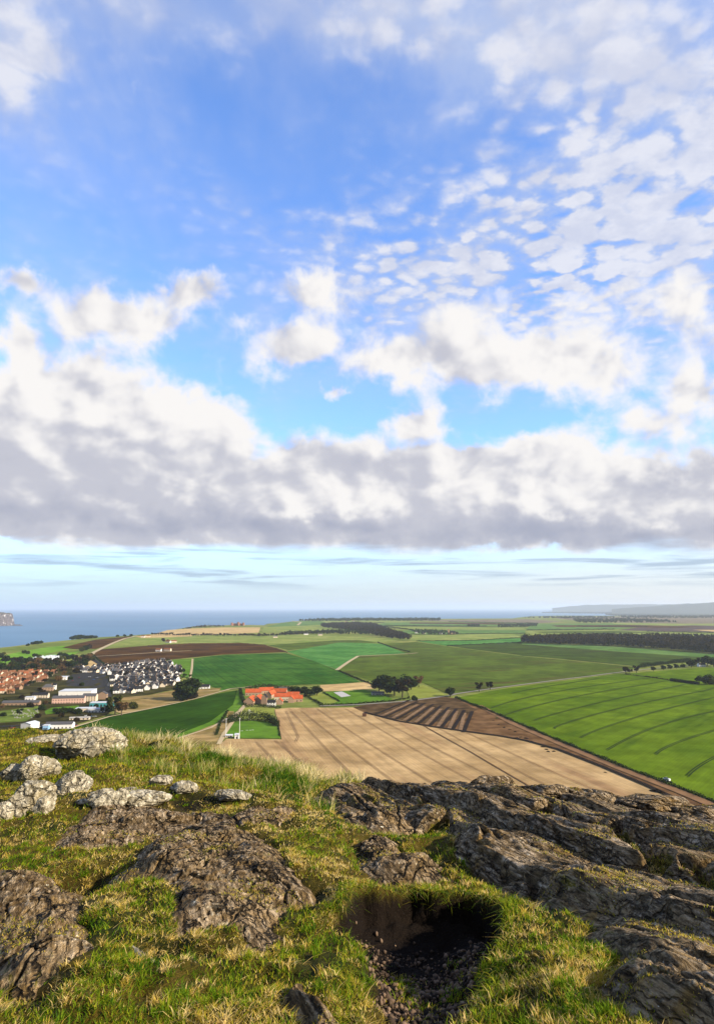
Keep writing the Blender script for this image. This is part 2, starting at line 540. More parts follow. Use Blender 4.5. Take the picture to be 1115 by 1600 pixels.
def field_mat(name, c1, c2, ang=0.0, sp=24.0, line=0.25, lw=0.10, stretch=6.0, c3=None, warp=10.0, big=0.008, fine=0.45, drill=0.0):
    """crop or soil: broad patches, drill streaks along ang, and pairs of wheel tracks every sp metres"""
    m, nt, b = new_mat(name)
    Q = rotpos(nt, -ang, warp)
    sp_ = nt.nodes.new('ShaderNodeSeparateXYZ'); wire(nt, sp_.inputs[0], Q)
    qx, qy = S(nt, sp_.outputs[0]), S(nt, sp_.outputs[1])
    st = vec(nt, qx * (1.0 / stretch), qy, 0.0)
    n1 = noise(nt, gpos(nt), big, 4, 0.55)
    n2 = noise(nt, st, 0.11, 5, 0.6)
    n3 = noise(nt, gpos(nt), 0.9, 3, 0.7)
    c = mixc(nt, sstep(n1, 0.35, 0.66), c1, c2)
    if c3: c = mixc(nt, sstep(noise(nt, st, 0.02, 4, 0.6), 0.52, 0.72), c, c3)
    n4 = noise(nt, gpos(nt), 0.035, 5, 0.65)
    k = (1.0 - fine + n2 * fine * 1.4 + n3 * fine * 0.6) * sstep(n4, 0.3, 0.7, 0.80, 1.20)
    w = (qy * (1.0 / sp)).m('FRACT'); d = (w - 0.5).m('ABSOLUTE') * 2.0
    ln = (1.0 - sstep(d, lw * 0.4, lw)) * (0.6 + n2 * 0.8)
    k = k * (1.0 - ln * line)
    if drill:
        w3 = (qy * (1.0 / 3.4) + n2 * 0.5).m('FRACT'); k = k * (1.0 - (w3 - 0.5).m('ABSOLUTE') * 2.0 * drill)
        w4 = (qy * (1.0 / 11.0)).m('FRACT'); k = k * (1.0 - sstep((w4 - 0.5).m('ABSOLUTE'), 0.30, 0.5) * drill * 0.6)
    kk = nt.nodes.new('ShaderNodeCombineColor'); [wire(nt, kk.inputs[i], k) for i in range(3)]
    wire(nt, b.inputs['Base Color'], mixc(nt, 1.0, c, S(nt, kk.outputs[0]), 'MULTIPLY'))
    bp = nt.nodes.new('ShaderNodeBump'); bp.inputs['Strength'].default_value = 0.5; bp.inputs['Distance'].default_value = 0.3
    wire(nt, bp.inputs['Height'], n3 + n2); nt.links.new(bp.outputs[0], b.inputs['Normal'])
    b.inputs['Specular IOR Level'].default_value = 0.0
    return m


def angle_px(a, b):
    p, q = g(*a), g(*b); return math.atan2(q[1] - p[1], q[0] - p[0])


# ------------------------------------------------------------------ sea, base land
sm, nt, b = new_mat('sea_water')
P = gpos(nt)
n1 = noise(nt, vec(nt, P.m('MULTIPLY', 1.0), 0, 0), 1, 1) if False else noise(nt, P, 0.0006, 5, 0.55, 0.4)
wire(nt, b.inputs['Base Color'], mixc(nt, sstep(n1, 0.4, 0.65), (0.060, 0.150, 0.245), (0.080, 0.185, 0.285)))
b.inputs['Roughness'].default_value = 0.5; b.inputs['Specular IOR Level'].default_value = 0.3
bp = nt.nodes.new('ShaderNodeBump'); bp.inputs['Strength'].default_value = 0.6; bp.inputs['Distance'].default_value = 2.0
wire(nt, bp.inputs['Height'], noise(nt, P, 0.03, 6, 0.65)); nt.links.new(bp.outputs[0], b.inputs['Normal'])
ZS = -34.0
o = mesh_obj('sea', [(-SEA, -3000, ZS), (SEA, -3000, ZS), (SEA, SEA, ZS), (-SEA, SEA, ZS)], [(0, 1, 2, 3)], sm); o['kind'] = 'structure'

COAST = [(-60, 1020), (0, 1012), (20, 1010), (54, 1005.5), (80, 1003), (108, 1000), (151, 996), (202, 993), (237, 990.5), (260, 987), (278, 982.8), (300, 979),
         (319, 977.3), (345, 977.3), (360, 976.5), (395, 976.5), (412, 977), (418, 974.5), (436, 973.5), (459, 970.5), (480, 969.5), (500, 967.8), (540, 967.2), (595, 967.2), (640, 967.3),
         (686, 967), (740, 966.6), (800, 966.3), (812, 964.6), (830, 962.8), (870, 962), (950, 962.2), (1000, 962.6), (1060, 962.3), (1130, 962), (1260, 962)]
cz = -8.0
coast = [g(x, y)[:2] if y > 975 else g(x, y, 0.0)[:2] for x, y in COAST]
landpoly = [(-2600, 900), (-2600, coast[0][1])] + coast + [(coast[-1][0], 800), (700, -900), (-700, -900)]
LAND = field_mat('rough_pasture', (0.12, 0.16, 0.03), (0.22, 0.22, 0.06), 0.3, 60, 0.0, c3=(0.09, 0.12, 0.02), big=0.004)
base = sheet('farmland_ground', landpoly, 0.0, LAND, cell=60)
# sea cliff below the coast edge
V, F = [], []
cp = resample(coast, 60.0)
rc = random.Random(3)
for i, (x, y) in enumerate(cp):
    d = math.hypot(x, y); ox, oy = x / d, y / d
    V += [(x, y, float(land_h(x, y))), (x + ox * (6 + rc.random() * 8), y + oy * 8, -12 + rc.random() * 6), (x + ox * (22 + rc.random() * 16), y + oy * 30, ZS - 2)]
for i in range(len(cp) - 1):
    for k in (0, 1): F.append((3 * i + k, 3 * i + 3 + k, 3 * i + 4 + k, 3 * i + 1 + k))
tag(mesh_obj('sea_cliff', V, F, plain('cliff_rock', (0.16, 0.12, 0.09), scale=0.05, var=0.5)), kind='structure')

G1 = lambda n, a, b2, **k: field_mat(n, a, b2, **k)
_off = [0.10]


def field(name, pts, mat, off=None):
    if off is None: _off[0] += 0.012; off = _off[0]
    pl = [g(x, y)[:2] for x, y in pts]
    return sheet(name, pl, off, mat)


# far bands first (distance > 3 km), then nearer fields
pale = G1('pale_grass_field', (0.15, 0.20, 0.04), (0.24, 0.26, 0.07), ang=0.2, sp=60, line=0.1)
straw = G1('stubble_field', (0.42, 0.28, 0.12), (0.50, 0.36, 0.16), ang=0.15, sp=40, line=0.12)
green = G1('winter_wheat_field', (0.028, 0.092, 0.010), (0.060, 0.150, 0.018), ang=angle_px((410, 1075), (330, 1030)), sp=26, line=0.35, c3=(0.016, 0.085, 0.010), drill=0.25)
teal = G1('far_green_field', (0.07, 0.14, 0.03), (0.12, 0.20, 0.05), ang=0.4, sp=40, line=0.1)
teal2 = G1('bluegreen_field', (0.045, 0.15, 0.025), (0.085, 0.21, 0.045), ang=angle_px((600, 1010), (500, 1040)), sp=28, line=0.18)
olive = G1('olive_crop_field', (0.055, 0.080, 0.012), (0.085, 0.125, 0.016), ang=angle_px((560, 1040), (900, 1025)), sp=30, line=0.2, c3=(0.075, 0.062, 0.02))
dkgreen = G1('dark_crop_field', (0.035, 0.055, 0.010), (0.055, 0.085, 0.013), ang=angle_px((800, 1008), (1060, 1026)), sp=45, line=0.3, c3=(0.035, 0.03, 0.015))
lime = G1('bright_young_crop', (0.068, 0.118, 0.005), (0.112, 0.172, 0.008), ang=angle_px((820, 1125), (950, 1085)), sp=60, line=0.0, c3=(0.055, 0.100, 0.005), warp=6, fine=0.4, drill=0.10)
brown = G1('ploughed_brown_field', (0.040, 0.018, 0.005), (0.090, 0.042, 0.010), ang=angle_px((160, 1030), (420, 1014)), sp=14, line=0.25)
tan_ = G1('tan_seedbed', (0.34, 0.222, 0.098), (0.46, 0.31, 0.145), ang=angle_px((470, 1110), (600, 1225)), sp=24, line=0.0, lw=0.12, stretch=14, c3=(0.27, 0.155, 0.075), warp=4.0, fine=0.55, big=0.012, drill=0.09)
deep_green = G1('deep_green_crop', (0.016, 0.045, 0.003), (0.026, 0.070, 0.004), ang=angle_px((180, 1135), (340, 1095)), sp=20, line=0.35)  # the crop's own dark green
scrub = field_mat('dry_scrub', (0.30, 0.20, 0.08), (0.16, 0.12, 0.035), 0.5, 30, 0.0, c3=(0.40, 0.30, 0.15), big=0.03, fine=0.7)
lawn = G1('mown_lawn', (0.07, 0.15, 0.012), (0.10, 0.19, 0.02), sp=9, line=0.1)
yard = G1('yellow_grass', (0.17, 0.20, 0.035), (0.24, 0.25, 0.05), sp=30, line=0.0)
heath = G1('dun_far_field', (0.13, 0.10, 0.065), (0.20, 0.16, 0.10), sp=60, line=0.0)
dirt = field_mat('turned_earth', (0.10, 0.052, 0.022), (0.17, 0.095, 0.042), 0.3, 30, 0.0, c3=(0.055, 0.030, 0.015), big=0.05, fine=0.7)
track_m = plain('pale_track', (0.42, 0.33, 0.19), scale=0.1)
asph = plain('asphalt', (0.032, 0.030, 0.028), scale=0.5)

B = 962.5
FIELDS = [
    ('far_field', [(860, 964), (1120, 963), (1250, 963), (1250, 975), (1110, 976), (960, 973), (880, 968)], heath),
    ('far_field', [(436, 974.5), (459, 971), (512, 969), (530, 972), (520, 976), (458, 979), (415, 979.5)], teal),
    ('far_field', [(440, 979), (520, 975.5), (600, 973.5), (640, 974), (560, 979.5), (500, 985), (410, 988), (412, 980)], pale),
    ('far_field', [(600, 973), (760, 972), (860, 975), (900, 978), (700, 978.5), (585, 977)], teal),
    ('far_field', [(500, 970), (640, 969), (640, 972), (560, 974), (510, 973)], pale),
    ('far_field', [(640, 969), (820, 967.5), (880, 971), (840, 974), (700, 971.5)], heath),
    ('far_field', [(583, 977.5), (820, 978.8), (818, 984), (640, 983), (600, 980)], pale),
    ('far_field', [(640, 984), (820, 984.5), (820, 990), (700, 992), (636, 991), (620, 988)], teal),
    ('far_field', [(640, 992), (800, 990), (815, 996), (740, 1000), (650, 1001), (636, 998)], pale),
    ('green_strip_field', [(650, 1002), (740, 1000), (812, 997), (816, 1004), (700, 1009.5)], teal2),
    ('far_field', [(830, 975), (960, 974), (1020, 978), (960, 983), (820, 985)], teal),
    ('far_field', [(950, 972.5), (1060, 974.5), (1250, 974), (1250, 982), (1020, 979), (960, 975)], pale),
    ('purple_heath', [(1000, 980), (1080, 977), (1250, 981), (1250, 990), (1040, 986.5), (960, 985)], G1('heath_brown', (0.065, 0.045, 0.045), (0.10, 0.07, 0.06), sp=60, line=0.0)),
    ('far_field', [(820, 986), (960, 984.5), (1040, 987.5), (1250, 991), (1250, 1004), (1000, 995), (830, 993)], pale),
    ('dark_strip', [(585, 977), (700, 978.3), (820, 979), (820, 980.2), (700, 979.6), (590, 978.6)], dkgreen),
    ('brown_strip', [(640, 972.6), (760, 973), (840, 975.6), (835, 977), (740, 975.4), (640, 974.4)], brown),
    ('brown_strip', [(860, 977), (990, 976.5), (1100, 979), (1060, 981.5), (960, 980), (870, 979.6)], brown),
    ('dark_strip', [(830, 987), (960, 985.6), (1040, 988.8), (960, 989.5), (850, 989.6)], olive),
    ('far_field', [(1080, 984), (1250, 985), (1250, 988.5), (1120, 987.5)], straw),
    ('straw_field', [(238, 992), (262, 984.5), (300, 982), (346, 980.5), (407, 980.5), (404, 988.5), (300, 993.5)], straw),
    ('pale_field', [(165, 1011), (212, 996), (300, 993), (440, 990), (640, 998), (595, 1004.5), (500, 1006), (440, 1010), (415, 1007), (375, 1004), (300, 1005), (230, 1008)], pale),
    ('pink_strip_field', [(212, 994.5), (240, 991.5), (300, 992), (300, 994.5), (222, 997)], straw),
    ('olive_strip_field', [(418, 1008), (520, 1001), (560, 1000), (590, 1004), (530, 1008), (450, 1016)], olive),
    ('coast_green_field', [(0, 1026), (20, 1021), (70, 1012), (100, 1009), (110, 1014), (60, 1024), (90, 1022), (125, 1018), (110, 1026), (0, 1038)], G1('links_green', (0.10, 0.22, 0.015), (0.15, 0.28, 0.03), sp=60, line=0.0)),
    ('coast_brown_field', [(97, 1012.5), (150, 999.5), (207, 993.8), (198, 998), (178, 1006), (150, 1014), (120, 1014.5)], brown),
    ('brown_field', [(143, 1022), (156, 1015), (230, 1009), (300, 1005.5), (375, 1005), (415, 1008), (448, 1019), (400, 1021), (348, 1023), (265, 1031), (230, 1034), (167, 1040.5), (150, 1028)], brown),
    ('long_green_field', [(301, 1029), (348, 1023.5), (446, 1020.5), (490, 1033), (526, 1047), (562, 1066), (530, 1069), (470, 1070), (400, 1074), (346, 1079), (318, 1068), (297, 1060)], green),
    ('pale_green_field', [(448, 1018), (530, 1004), (595, 1006), (640, 1016), (638, 1021), (559, 1024.5), (526, 1046), (490, 1033)], teal2),
    ('wide_olive_field', [(529, 1048), (559, 1026), (638, 1022.5), (597, 1006.5), (649, 1003), (698, 1010), (820, 1026), (998, 1043), (958, 1052), (800, 1071.5), (712, 1086), (695, 1083), (661, 1067.5), (600, 1067), (583, 1065)], olive),
    ('dark_strip_field', [(698, 1009), (800, 1004), (981, 1013), (1115, 1023), (1250, 1034), (1250, 1040), (1115, 1034), (1040, 1037), (1000, 1042), (820, 1025)], dkgreen),
    ('green_headland', [(814, 1003.5), (981, 1012), (1250, 1032), (1250, 1036), (1080, 1026), (960, 1018), (815, 1007)], teal),
    ('bright_green_field', [(711, 1091), (800, 1074.5), (958, 1054), (1083, 1044.5), (1160, 1044), (1400, 1070), (1400, 1400), (1200, 1290), (1115, 1253), (970, 1198), (876, 1159), (800, 1127)], lime),
    ('tan_field', [(429, 1109), (450, 1106.5), (552, 1106), (569, 1114), (672, 1135), (735, 1144), (807, 1154), (871, 1171), (1008, 1226), (1060, 1250), (1160, 1290), (1300, 1420), (800, 1400), (300, 1300), (325, 1170), (343, 1164), (354, 1155), (440, 1156), (436, 1135)], tan_),
    ('churned_ground', [(552, 1105), (600, 1098), (640, 1094), (690, 1089), (712, 1091.5), (800, 1127.5), (876, 1160), (970, 1199), (1115, 1254.5), (1200, 1291), (1300, 1400), (1160, 1290), (1060, 1250), (1008, 1226), (871, 1171), (807, 1154), (735, 1144), (672, 1135), (569, 1114)], dirt),
    ('dark_green_field', [(91, 1145), (167, 1119), (240, 1106), (300, 1094.5), (346, 1083), (371, 1079), (364, 1102), (327, 1129), (270, 1151), (200, 1175), (60, 1175)], deep_green),
    ('green_margin', [(372, 1078.5), (384, 1077), (380, 1100), (372, 1110), (330, 1136), (270, 1158), (240, 1164), (270, 1151), (327, 1129), (364, 1102)], lawn),
    ('dry_scrub_ground', [(177, 1091.6), (233, 1086.5), (286, 1076), (300, 1078), (346, 1075), (340, 1082), (300, 1092), (236, 1107), (190, 1116), (175, 1110)], scrub),
    ('small_green_field', [(262, 1031.5), (300, 1029.5), (296, 1060), (284, 1058), (270, 1040)], lawn),
    ('dry_verge', [(500, 1071), (577, 1066), (588, 1076), (540, 1080), (500, 1080)], straw),
    ('house_lawn', [(505, 1082), (569, 1078), (612, 1092), (610, 1096), (530, 1101), (500, 1100)], lawn),
    ('yellow_paddock', [(477, 1086.5), (502, 1084), (530, 1095), (520, 1100), (502, 1102)], yard),
    ('yellow_corner', [(635, 1078), (661, 1071), (694, 1085), (690, 1088), (641, 1094)], yard),
    ('farm_garden', [(384, 1106), (431.5, 1105), (428, 1111), (430, 1124.7), (369, 1124), (376, 1112)], yard),
    ('tree_paddock', [(354, 1130), (380, 1127), (413, 1126), (434, 1133), (438, 1154), (380, 1154), (352, 1152)], lawn),
    ('scrub_slope', [(240, 1166), (300, 1146), (352, 1126), (356, 1112), (366, 1112), (352, 1154), (341, 1166), (300, 1185), (240, 1185)], scrub),
]
for nm, pts, mt in FIELDS: field(nm, pts, mt)

field('dark_dug_ground', [(553, 1106), (600, 1099), (690, 1090), (712, 1093), (745, 1110), (700, 1128), (660, 1131), (620, 1125), (575, 1114)], field_mat('dug_dark_earth', (0.055, 0.034, 0.016), (0.11, 0.068, 0.032), 0.5, 30, 0.0, c3=(0.03, 0.019, 0.010), big=0.05, fine=0.8))
# garden and town ground
towng = field_mat('town_ground', (0.028, 0.028, 0.009), (0.070, 0.060, 0.018), 0.2, 30, 0, c3=(0.022, 0.020, 0.012), big=0.03, fine=0.8)
field('town_ground', [(-60, 1046), (20, 1040), (60, 1036), (100, 1036), (140, 1026), (166, 1041), (262, 1033), (282, 1050), (283, 1075), (232, 1086), (176, 1092), (174, 1112), (167, 1118), (120, 1132), (100, 1150), (-60, 1160)], towng)
field('car_park', [(104, 1056), (140, 1050), (166, 1052), (170, 1088), (150, 1090), (148, 1075), (104, 1072)], asph)
field('pale_lot', [(125, 1044), (142, 1032), (152, 1036), (166, 1042), (150, 1046)], straw)
field('school_pitch', [(80, 1106.5), (124, 1103), (123, 1111), (72, 1117), (70, 1112)], lawn)
field('churchyard', [(0, 1112), (60, 1104), (62, 1116), (40, 1128), (0, 1130)], field_mat('long_grass', (0.09, 0.13, 0.02), (0.15, 0.19, 0.04), 0, 30, 0, big=0.05, fine=0.6))
field('tennis_court', [(521, 1082.5), (534, 1081), (548, 1088), (533, 1090)], plain('court_surface', (0.42, 0.40, 0.37)))


def pxl(pts): return [g(*p)[:2] for p in pts]


# wheel tracks
tr_dk = plain('dark_wheel_track', (0.022, 0.042, 0.003), scale=0.2)
tr_tan = plain('tan_wheel_track', (0.22, 0.13, 0.062), scale=0.2)
L = []
for ln in [[(800, 1083.5), (850, 1074), (936, 1060.5)], [(775, 1104), (800, 1098), (880, 1079), (960, 1066), (1030, 1058)], [(785, 1119), (800, 1116), (880, 1093), (970, 1074), (1034, 1066.5)],
           [(832, 1126.5), (880, 1114), (960, 1092), (1070, 1070)], [(865, 1139), (900, 1127), (990, 1101), (1115, 1077)], [(907, 1153), (950, 1136), (1040, 1108), (1140, 1085)],
           [(952, 1171), (990, 1151), (1050, 1127), (1115, 1112), (1170, 1103)], [(1022, 1180), (1060, 1161), (1115, 1142), (1200, 1122)], [(1073, 1214), (1115, 1185), (1180, 1160)]]:
    P2 = pxl(ln)
    # smooth it
    q = np.array(P2); t = np.linspace(0, 1, len(q)); tt = np.linspace(0, 1, 14)
    cx, cy = (np.polyfit(t, q[:, i], min(2, len(q) - 1)) for i in (0, 1))
    P2 = list(zip(np.polyval(cx, tt), np.polyval(cy, tt)))
    for s in (-2.0, 2.0): L.append([(x, y + s) for x, y in P2])
ribbons('crop_wheel_tracks', L, 1.45, 0.62, tr_dk)
L = []
for ln in [[(455, 1112), (560, 1222), (600, 1262)], [(470, 1111), (620, 1226)], [(495, 1108), (700, 1240)], [(540, 1108), (790, 1250)], [(585, 1120), (820, 1240)], [(686, 1139), (860, 1232), (900, 1255)], [(730, 1146), (960, 1250)],
           [(447, 1112), (456, 1130), (466, 1152), (462, 1160)], [(440, 1160), (480, 1210)], [(400, 1160), (440, 1200)], [(430, 1158), (520, 1230)]]:
    P2 = pxl(ln)
    for s in (-1.0, 1.0): L.append([(x + s, y) for x, y in P2])
ribbons('seedbed_wheel_tracks', L, 0.5, 0.62, tr_tan)
ribbons('seedbed_drain_line', [pxl([(655, 1131), (735, 1176), (820, 1226), (900, 1280)])], 1.5, 0.64, plain('drain_soil', (0.13, 0.07, 0.03), scale=0.2))
# trenches of the dig
tr_b = plain('trench_earth', (0.016, 0.010, 0.006), scale=0.3, var=0.4)
L = [[(584 + k * 17.5, 1118 + k * 3.4), (640 + k * 12.2, 1095 + k * 2.2)] for k in range(9)]
ribbons('dig_trenches', [pxl(l) for l in L] + [pxl([(569, 1114), (620, 1127), (672, 1136), (735, 1145), (780, 1151), (820, 1158), (871, 1172), (940, 1199), (1010, 1229), (1060, 1252)])], 4.6, 0.92, tr_b)
ribbons('spoil_ridges', [pxl([(596 + k * 17.5, 1119.5 + k * 3.4), (640 + k * 12.2, 1099.5 + k * 2.2)]) for k in range(8)], 4.6, 0.80, plain('pale_spoil', (0.19, 0.115, 0.058), var=1.0, scale=0.16))
ribbons('haul_road', [pxl([(748, 1103), (800, 1131), (876, 1164), (970, 1203), (1060, 1238), (1160, 1280)])], 9.0, 0.68, plain('haul_earth', (0.20, 0.11, 0.05), scale=0.1, var=0.5))
# lanes and paths
ribbons('country_lane', [pxl([(500, 1104), (560, 1102), (640, 1096), (700, 1088), (712, 1085), (800, 1072.5), (880, 1062), (958, 1052), (1020, 1045), (1077, 1041), (1160, 1036)])], 7.0, 0.72, plain('lane_gravel', (0.22, 0.20, 0.155), scale=0.1))
ribbons('field_path', [pxl([(526, 1047.5), (545, 1034), (559, 1025.5), (600, 1023.5), (640, 1021.5), (652, 1020.5)])], 9.0, 0.72, track_m)
ribbons('farm_track', [pxl([(346, 1081), (360, 1077), (384, 1074.5), (392, 1073)])], 5.0, 0.72, track_m)
ribbons('field_edge_path', [pxl([(150, 1026), (200, 1023), (260, 1019), (300, 1017)])], 11.0, 0.72, track_m)
ribbons('coast_lane', [pxl([(140, 1027), (146, 1020), (160, 1013), (175, 1006), (195, 998), (215, 993.5)])], 14.0, 0.72, track_m)
ribbons('rail_cutting', [pxl([(141, 1027), (150, 1034), (165, 1043)])], 12.0, 0.74, asph)
ribbons('field_boundary_path', [pxl([(301, 1030), (300, 1045), (297, 1060)])], 5.0, 0.72, track_m)
ribbons('garden_path', [pxl([(382, 1104), (371, 1118), (360, 1126)]), pxl([(364, 1128), (350, 1148), (342, 1164)])], 5.0, 0.75, track_m)
ribbons('margin_path', [pxl([(384, 1100), (372, 1113), (330, 1138), (262, 1160)])], 3.0, 0.75, track_m)
ribbons('scrub_edge_path', [pxl([(346, 1081), (300, 1094), (240, 1107), (170, 1121), (110, 1139)])], 4.0, 0.75, track_m)
ribbons('school_road', [pxl([(166, 1062), (168, 1076), (171, 1090)]), pxl([(105, 1062), (135, 1059), (166, 1061)])], 8.0, 0.75, asph)
ribbons('estate_road', [pxl([(176, 1040), (186, 1052), (205, 1070), (212, 1085)]), pxl([(205, 1070), (240, 1068), (275, 1066)])], 6.0, 0.75, asph)
ribbons('village_road', [pxl([(-10, 1137), (60, 1133), (110, 1138)]), pxl([(0, 1098), (60, 1093), (120, 1090)])], 8.0, 0.75, asph)
ribbons('far_lane', [pxl([(455, 970), (470, 972.5), (465, 977)])], 22.0, 0.75, track_m)

# ================================================================== FOREGROUND: the hilltop
# distance of the turf under a photograph pixel, column by column: (photo y, metres ahead)
_PX = [-260, 0, 200, 400, 557, 750, 900, 1115, 1375]
_ROWS = [
    [(1900, 1.9), (1600, 3.0), (1450, 4.1), (1300, 6.8), (1200, 10.4), (1140, 14.5)],
    [(1900, 1.9), (1600, 3.0), (1450, 4.1), (1300, 6.8), (1200, 10.4), (1143, 14.5)],
    [(1900, 1.9), (1600, 2.95), (1450, 4.0), (1300, 6.4), (1200, 10.3), (1148, 14.0)],
    [(1900, 1.9), (1600, 2.9), (1450, 4.0), (1300, 6.2), (1230, 9.2), (1186, 12.3)],
    [(1900, 1.9), (1600, 2.9), (1450, 4.1), (1300, 6.3), (1250, 8.4), (1226, 9.8)],
    [(1900, 1.85), (1600, 2.85), (1450, 3.95), (1320, 5.9), (1260, 8.0), (1240, 9.2)],
    [(1900, 1.8), (1600, 2.75), (1450, 3.8), (1330, 5.7), (1270, 7.7), (1252, 8.8)],
    [(1900, 1.75), (1600, 2.65), (1450, 3.7), (1340, 5.3), (1295, 7.0), (1276, 8.2)],
    [(1900, 1.7), (1600, 2.6), (1450, 3.6), (1340, 5.2), (1295, 6.9), (1276, 8.0)],
]
_cs, _sn = math.cos(R_(PITCH)), math.sin(R_(PITCH))
_YS = np.linspace(0.5, 18.0, 351)
_U, _CR, _Z = [], [], []
for pxc, rows in zip(_PX, _ROWS):
    yy, zz = [], []
    for py, y in rows:
        v = (800.0 - py) / FOC
        yy.append(y); zz.append(y * (_sn + v * _cs) / (_cs - v * _sn))
    v = (800.0 - 1400) / FOC
    _U.append((pxc - 557.5) / FOC / (_cs - v * _sn)); _CR.append(yy[-1])
    z = np.interp(_YS, yy, zz)
    z = np.where(_YS < yy[0], zz[0] + (yy[0] - _YS) * 0.12, z)
    s = np.clip(_YS - yy[-1], 0, None)
    sl = (zz[-1] - zz[-2]) / (yy[-1] - yy[-2])
    z = np.where(s > 0, zz[-1] + sl * s - 0.09 * s * s, z)
    k = np.hanning(23); k /= k.sum()
    z = np.convolve(np.pad(z, 11, mode='edge'), k, 'valid')
    _Z.append(z)
_U = np.array(_U); _Z = np.array(_Z); _CR = np.array(_CR)
# smooth across the columns too
_UF = np.linspace(_U[0], _U[-1], 91)
_ZF = np.array([np.interp(_UF, _U, _Z[:, j]) for j in range(len(_YS))]).T
_k = np.hanning(15); _k /= _k.sum()
_ZF = np.array([np.convolve(np.pad(_ZF[:, j], 7, mode='edge'), _k, 'valid') for j in range(len(_YS))]).T
_CF = np.interp(_UF, _U, _CR)


def crest(u): return np.interp(u, _UF, _CF)


def turf0(x, y):
    """smooth hilltop height relative to the eye"""
    x = np.asarray(x, float); y = np.asarray(y, float)
    yc = np.clip(y, 0.6, 17.9)
    u = np.clip(x / np.maximum(yc, 1.5), _UF[0], _UF[-1])
    fu = (u - _UF[0]) / (_UF[1] - _UF[0]); i = np.clip(fu.astype(int), 0, 89); a = fu - i
    fy = (yc - _YS[0]) / (_YS[1] - _YS[0]); j = np.clip(fy.astype(int), 0, 349); b = fy - j
    z = (_ZF[i, j] * (1 - a) + _ZF[i + 1, j] * a) * (1 - b) + (_ZF[i, j + 1] * (1 - a) + _ZF[i + 1, j + 1] * a) * b
    c = crest(u); far = np.clip(y - 17.9, 0, None)
    return z - far * 1.05 - np.clip(y - c, 0, 6) * 0.02


def fpx(px, py, up=0.0):
    """hilltop point seen at a photograph pixel (relative to the eye)"""
    x, y, w = ray(px, py)
    t = np.arange(1.5, 22, 0.01)
    zt = w / y * t; h = turf0(x / y * t, t) + up
    k = np.argmax(zt < h) if (zt < h).any() else len(t) - 1
    return float(x / y * t[k]), float(t[k])


def fpoly(pts): return [fpx(*p) for p in pts]


# the pit with the gravel floor
PIT = fpoly([(522, 1440), (548, 1402), (640, 1392), (745, 1400), (800, 1412), (790, 1470), (762, 1530), (775, 1620), (540, 1640), (535, 1560), (545, 1500)])
PIT_FAR = fpoly([(500, 1420), (560, 1385), (700, 1380), (850, 1400), (850, 1475), (500, 1470)])


def pit_depth(x, y):
    s = sd_poly(x + 0.11 * fbm(x * 3, y * 3, 4, seed=41), y + 0.11 * fbm(x * 3, y * 3, 4, seed=42), PIT)
    far = smooth(y, 3.2, 4.0)
    d = 0.06 + 0.15 * far
    right = smooth(x - y * 0.12, 0.12, 0.40) * 0.05
    return (d + right) * smooth(s, 0.0, 0.10 + 0.12 * (1 - far)) + 0.06 * smooth(s, 0.1, 0.5)


HOLES = [(fpx(250, 1492), .16, .09), (fpx(60, 1560), .16, .07), (fpx(330, 1490), .12, .06), (fpx(470, 1400), .22, .10), (fpx(120, 1365), .45, .12), (fpx(60, 1372), .4, .10),
         (fpx(640, 1290), .35, .12), (fpx(620, 1385), .25, .10), (fpx(300, 1252), .5, .10), (fpx(160, 1165), .8, .10)]


def turf1(x, y):
    return turf0(x, y) + 0.11 * fbm(x * 0.55 + 4, y * 0.55, 3, seed=5)


def under_rock(x, y):
    """the turf thins out where bedrock comes up"""
    x = np.asarray(x, float); y = np.asarray(y, float)
    m = np.zeros(x.shape)
    for n, o in RIDGE.items():
        A = np.array(o['poly']); i_ = (x > A[:, 0].min() - .3) & (x < A[:, 0].max() + .3) & (y > A[:, 1].min() - .3) & (y < A[:, 1].max() + .3)
        if i_.any(): m[i_] = np.maximum(m[i_], _ur(o, x[i_], y[i_]))
    return 0.13 * m * (1 - gap_mask(x, y))


def _ur(o, x, y):
    if True:
        wx = x + 0.10 * fbm(x * 2.2, y * 2.2, 3, seed=o['seed'] * 7); wy = y + 0.10 * fbm(x * 2.2, y * 2.2, 3, seed=o['seed'] * 7 + 3)
        return smooth(sd_poly(wx, wy, o['poly']), 0.0, 0.22)


def soil(x, y):
    z = turf1(x, y)
    z = z + 0.055 * fbm(x * 1.9, y * 1.9, 4, seed=6) + 0.030 * fbm(x * 7, y * 7, 3, seed=7)
    # tussocky slope on the left, in front of the crest
    k = smooth(y, 7.5, 10.0) * smooth(-x, -0.8, 0.2)
    z = z + k * 0.16 * fbm(x * 1.2, y * 0.9, 3, seed=8)
    z = z - pit_depth(x, y) - under_rock(x, y)
    for (hx, hy), r, d in HOLES: z = z - d * np.exp(-((x - hx) ** 2 + (y - hy) ** 2) / (r * r))
    return z


# --- rock outcrops: each is a polygon of the photograph laid on the hilltop, with its own relief
def oc(pts, h, edge, kind, seed, sink=0.05): return dict(poly=fpoly(pts), h=h, e=edge, kind=kind, seed=seed, sink=sink)


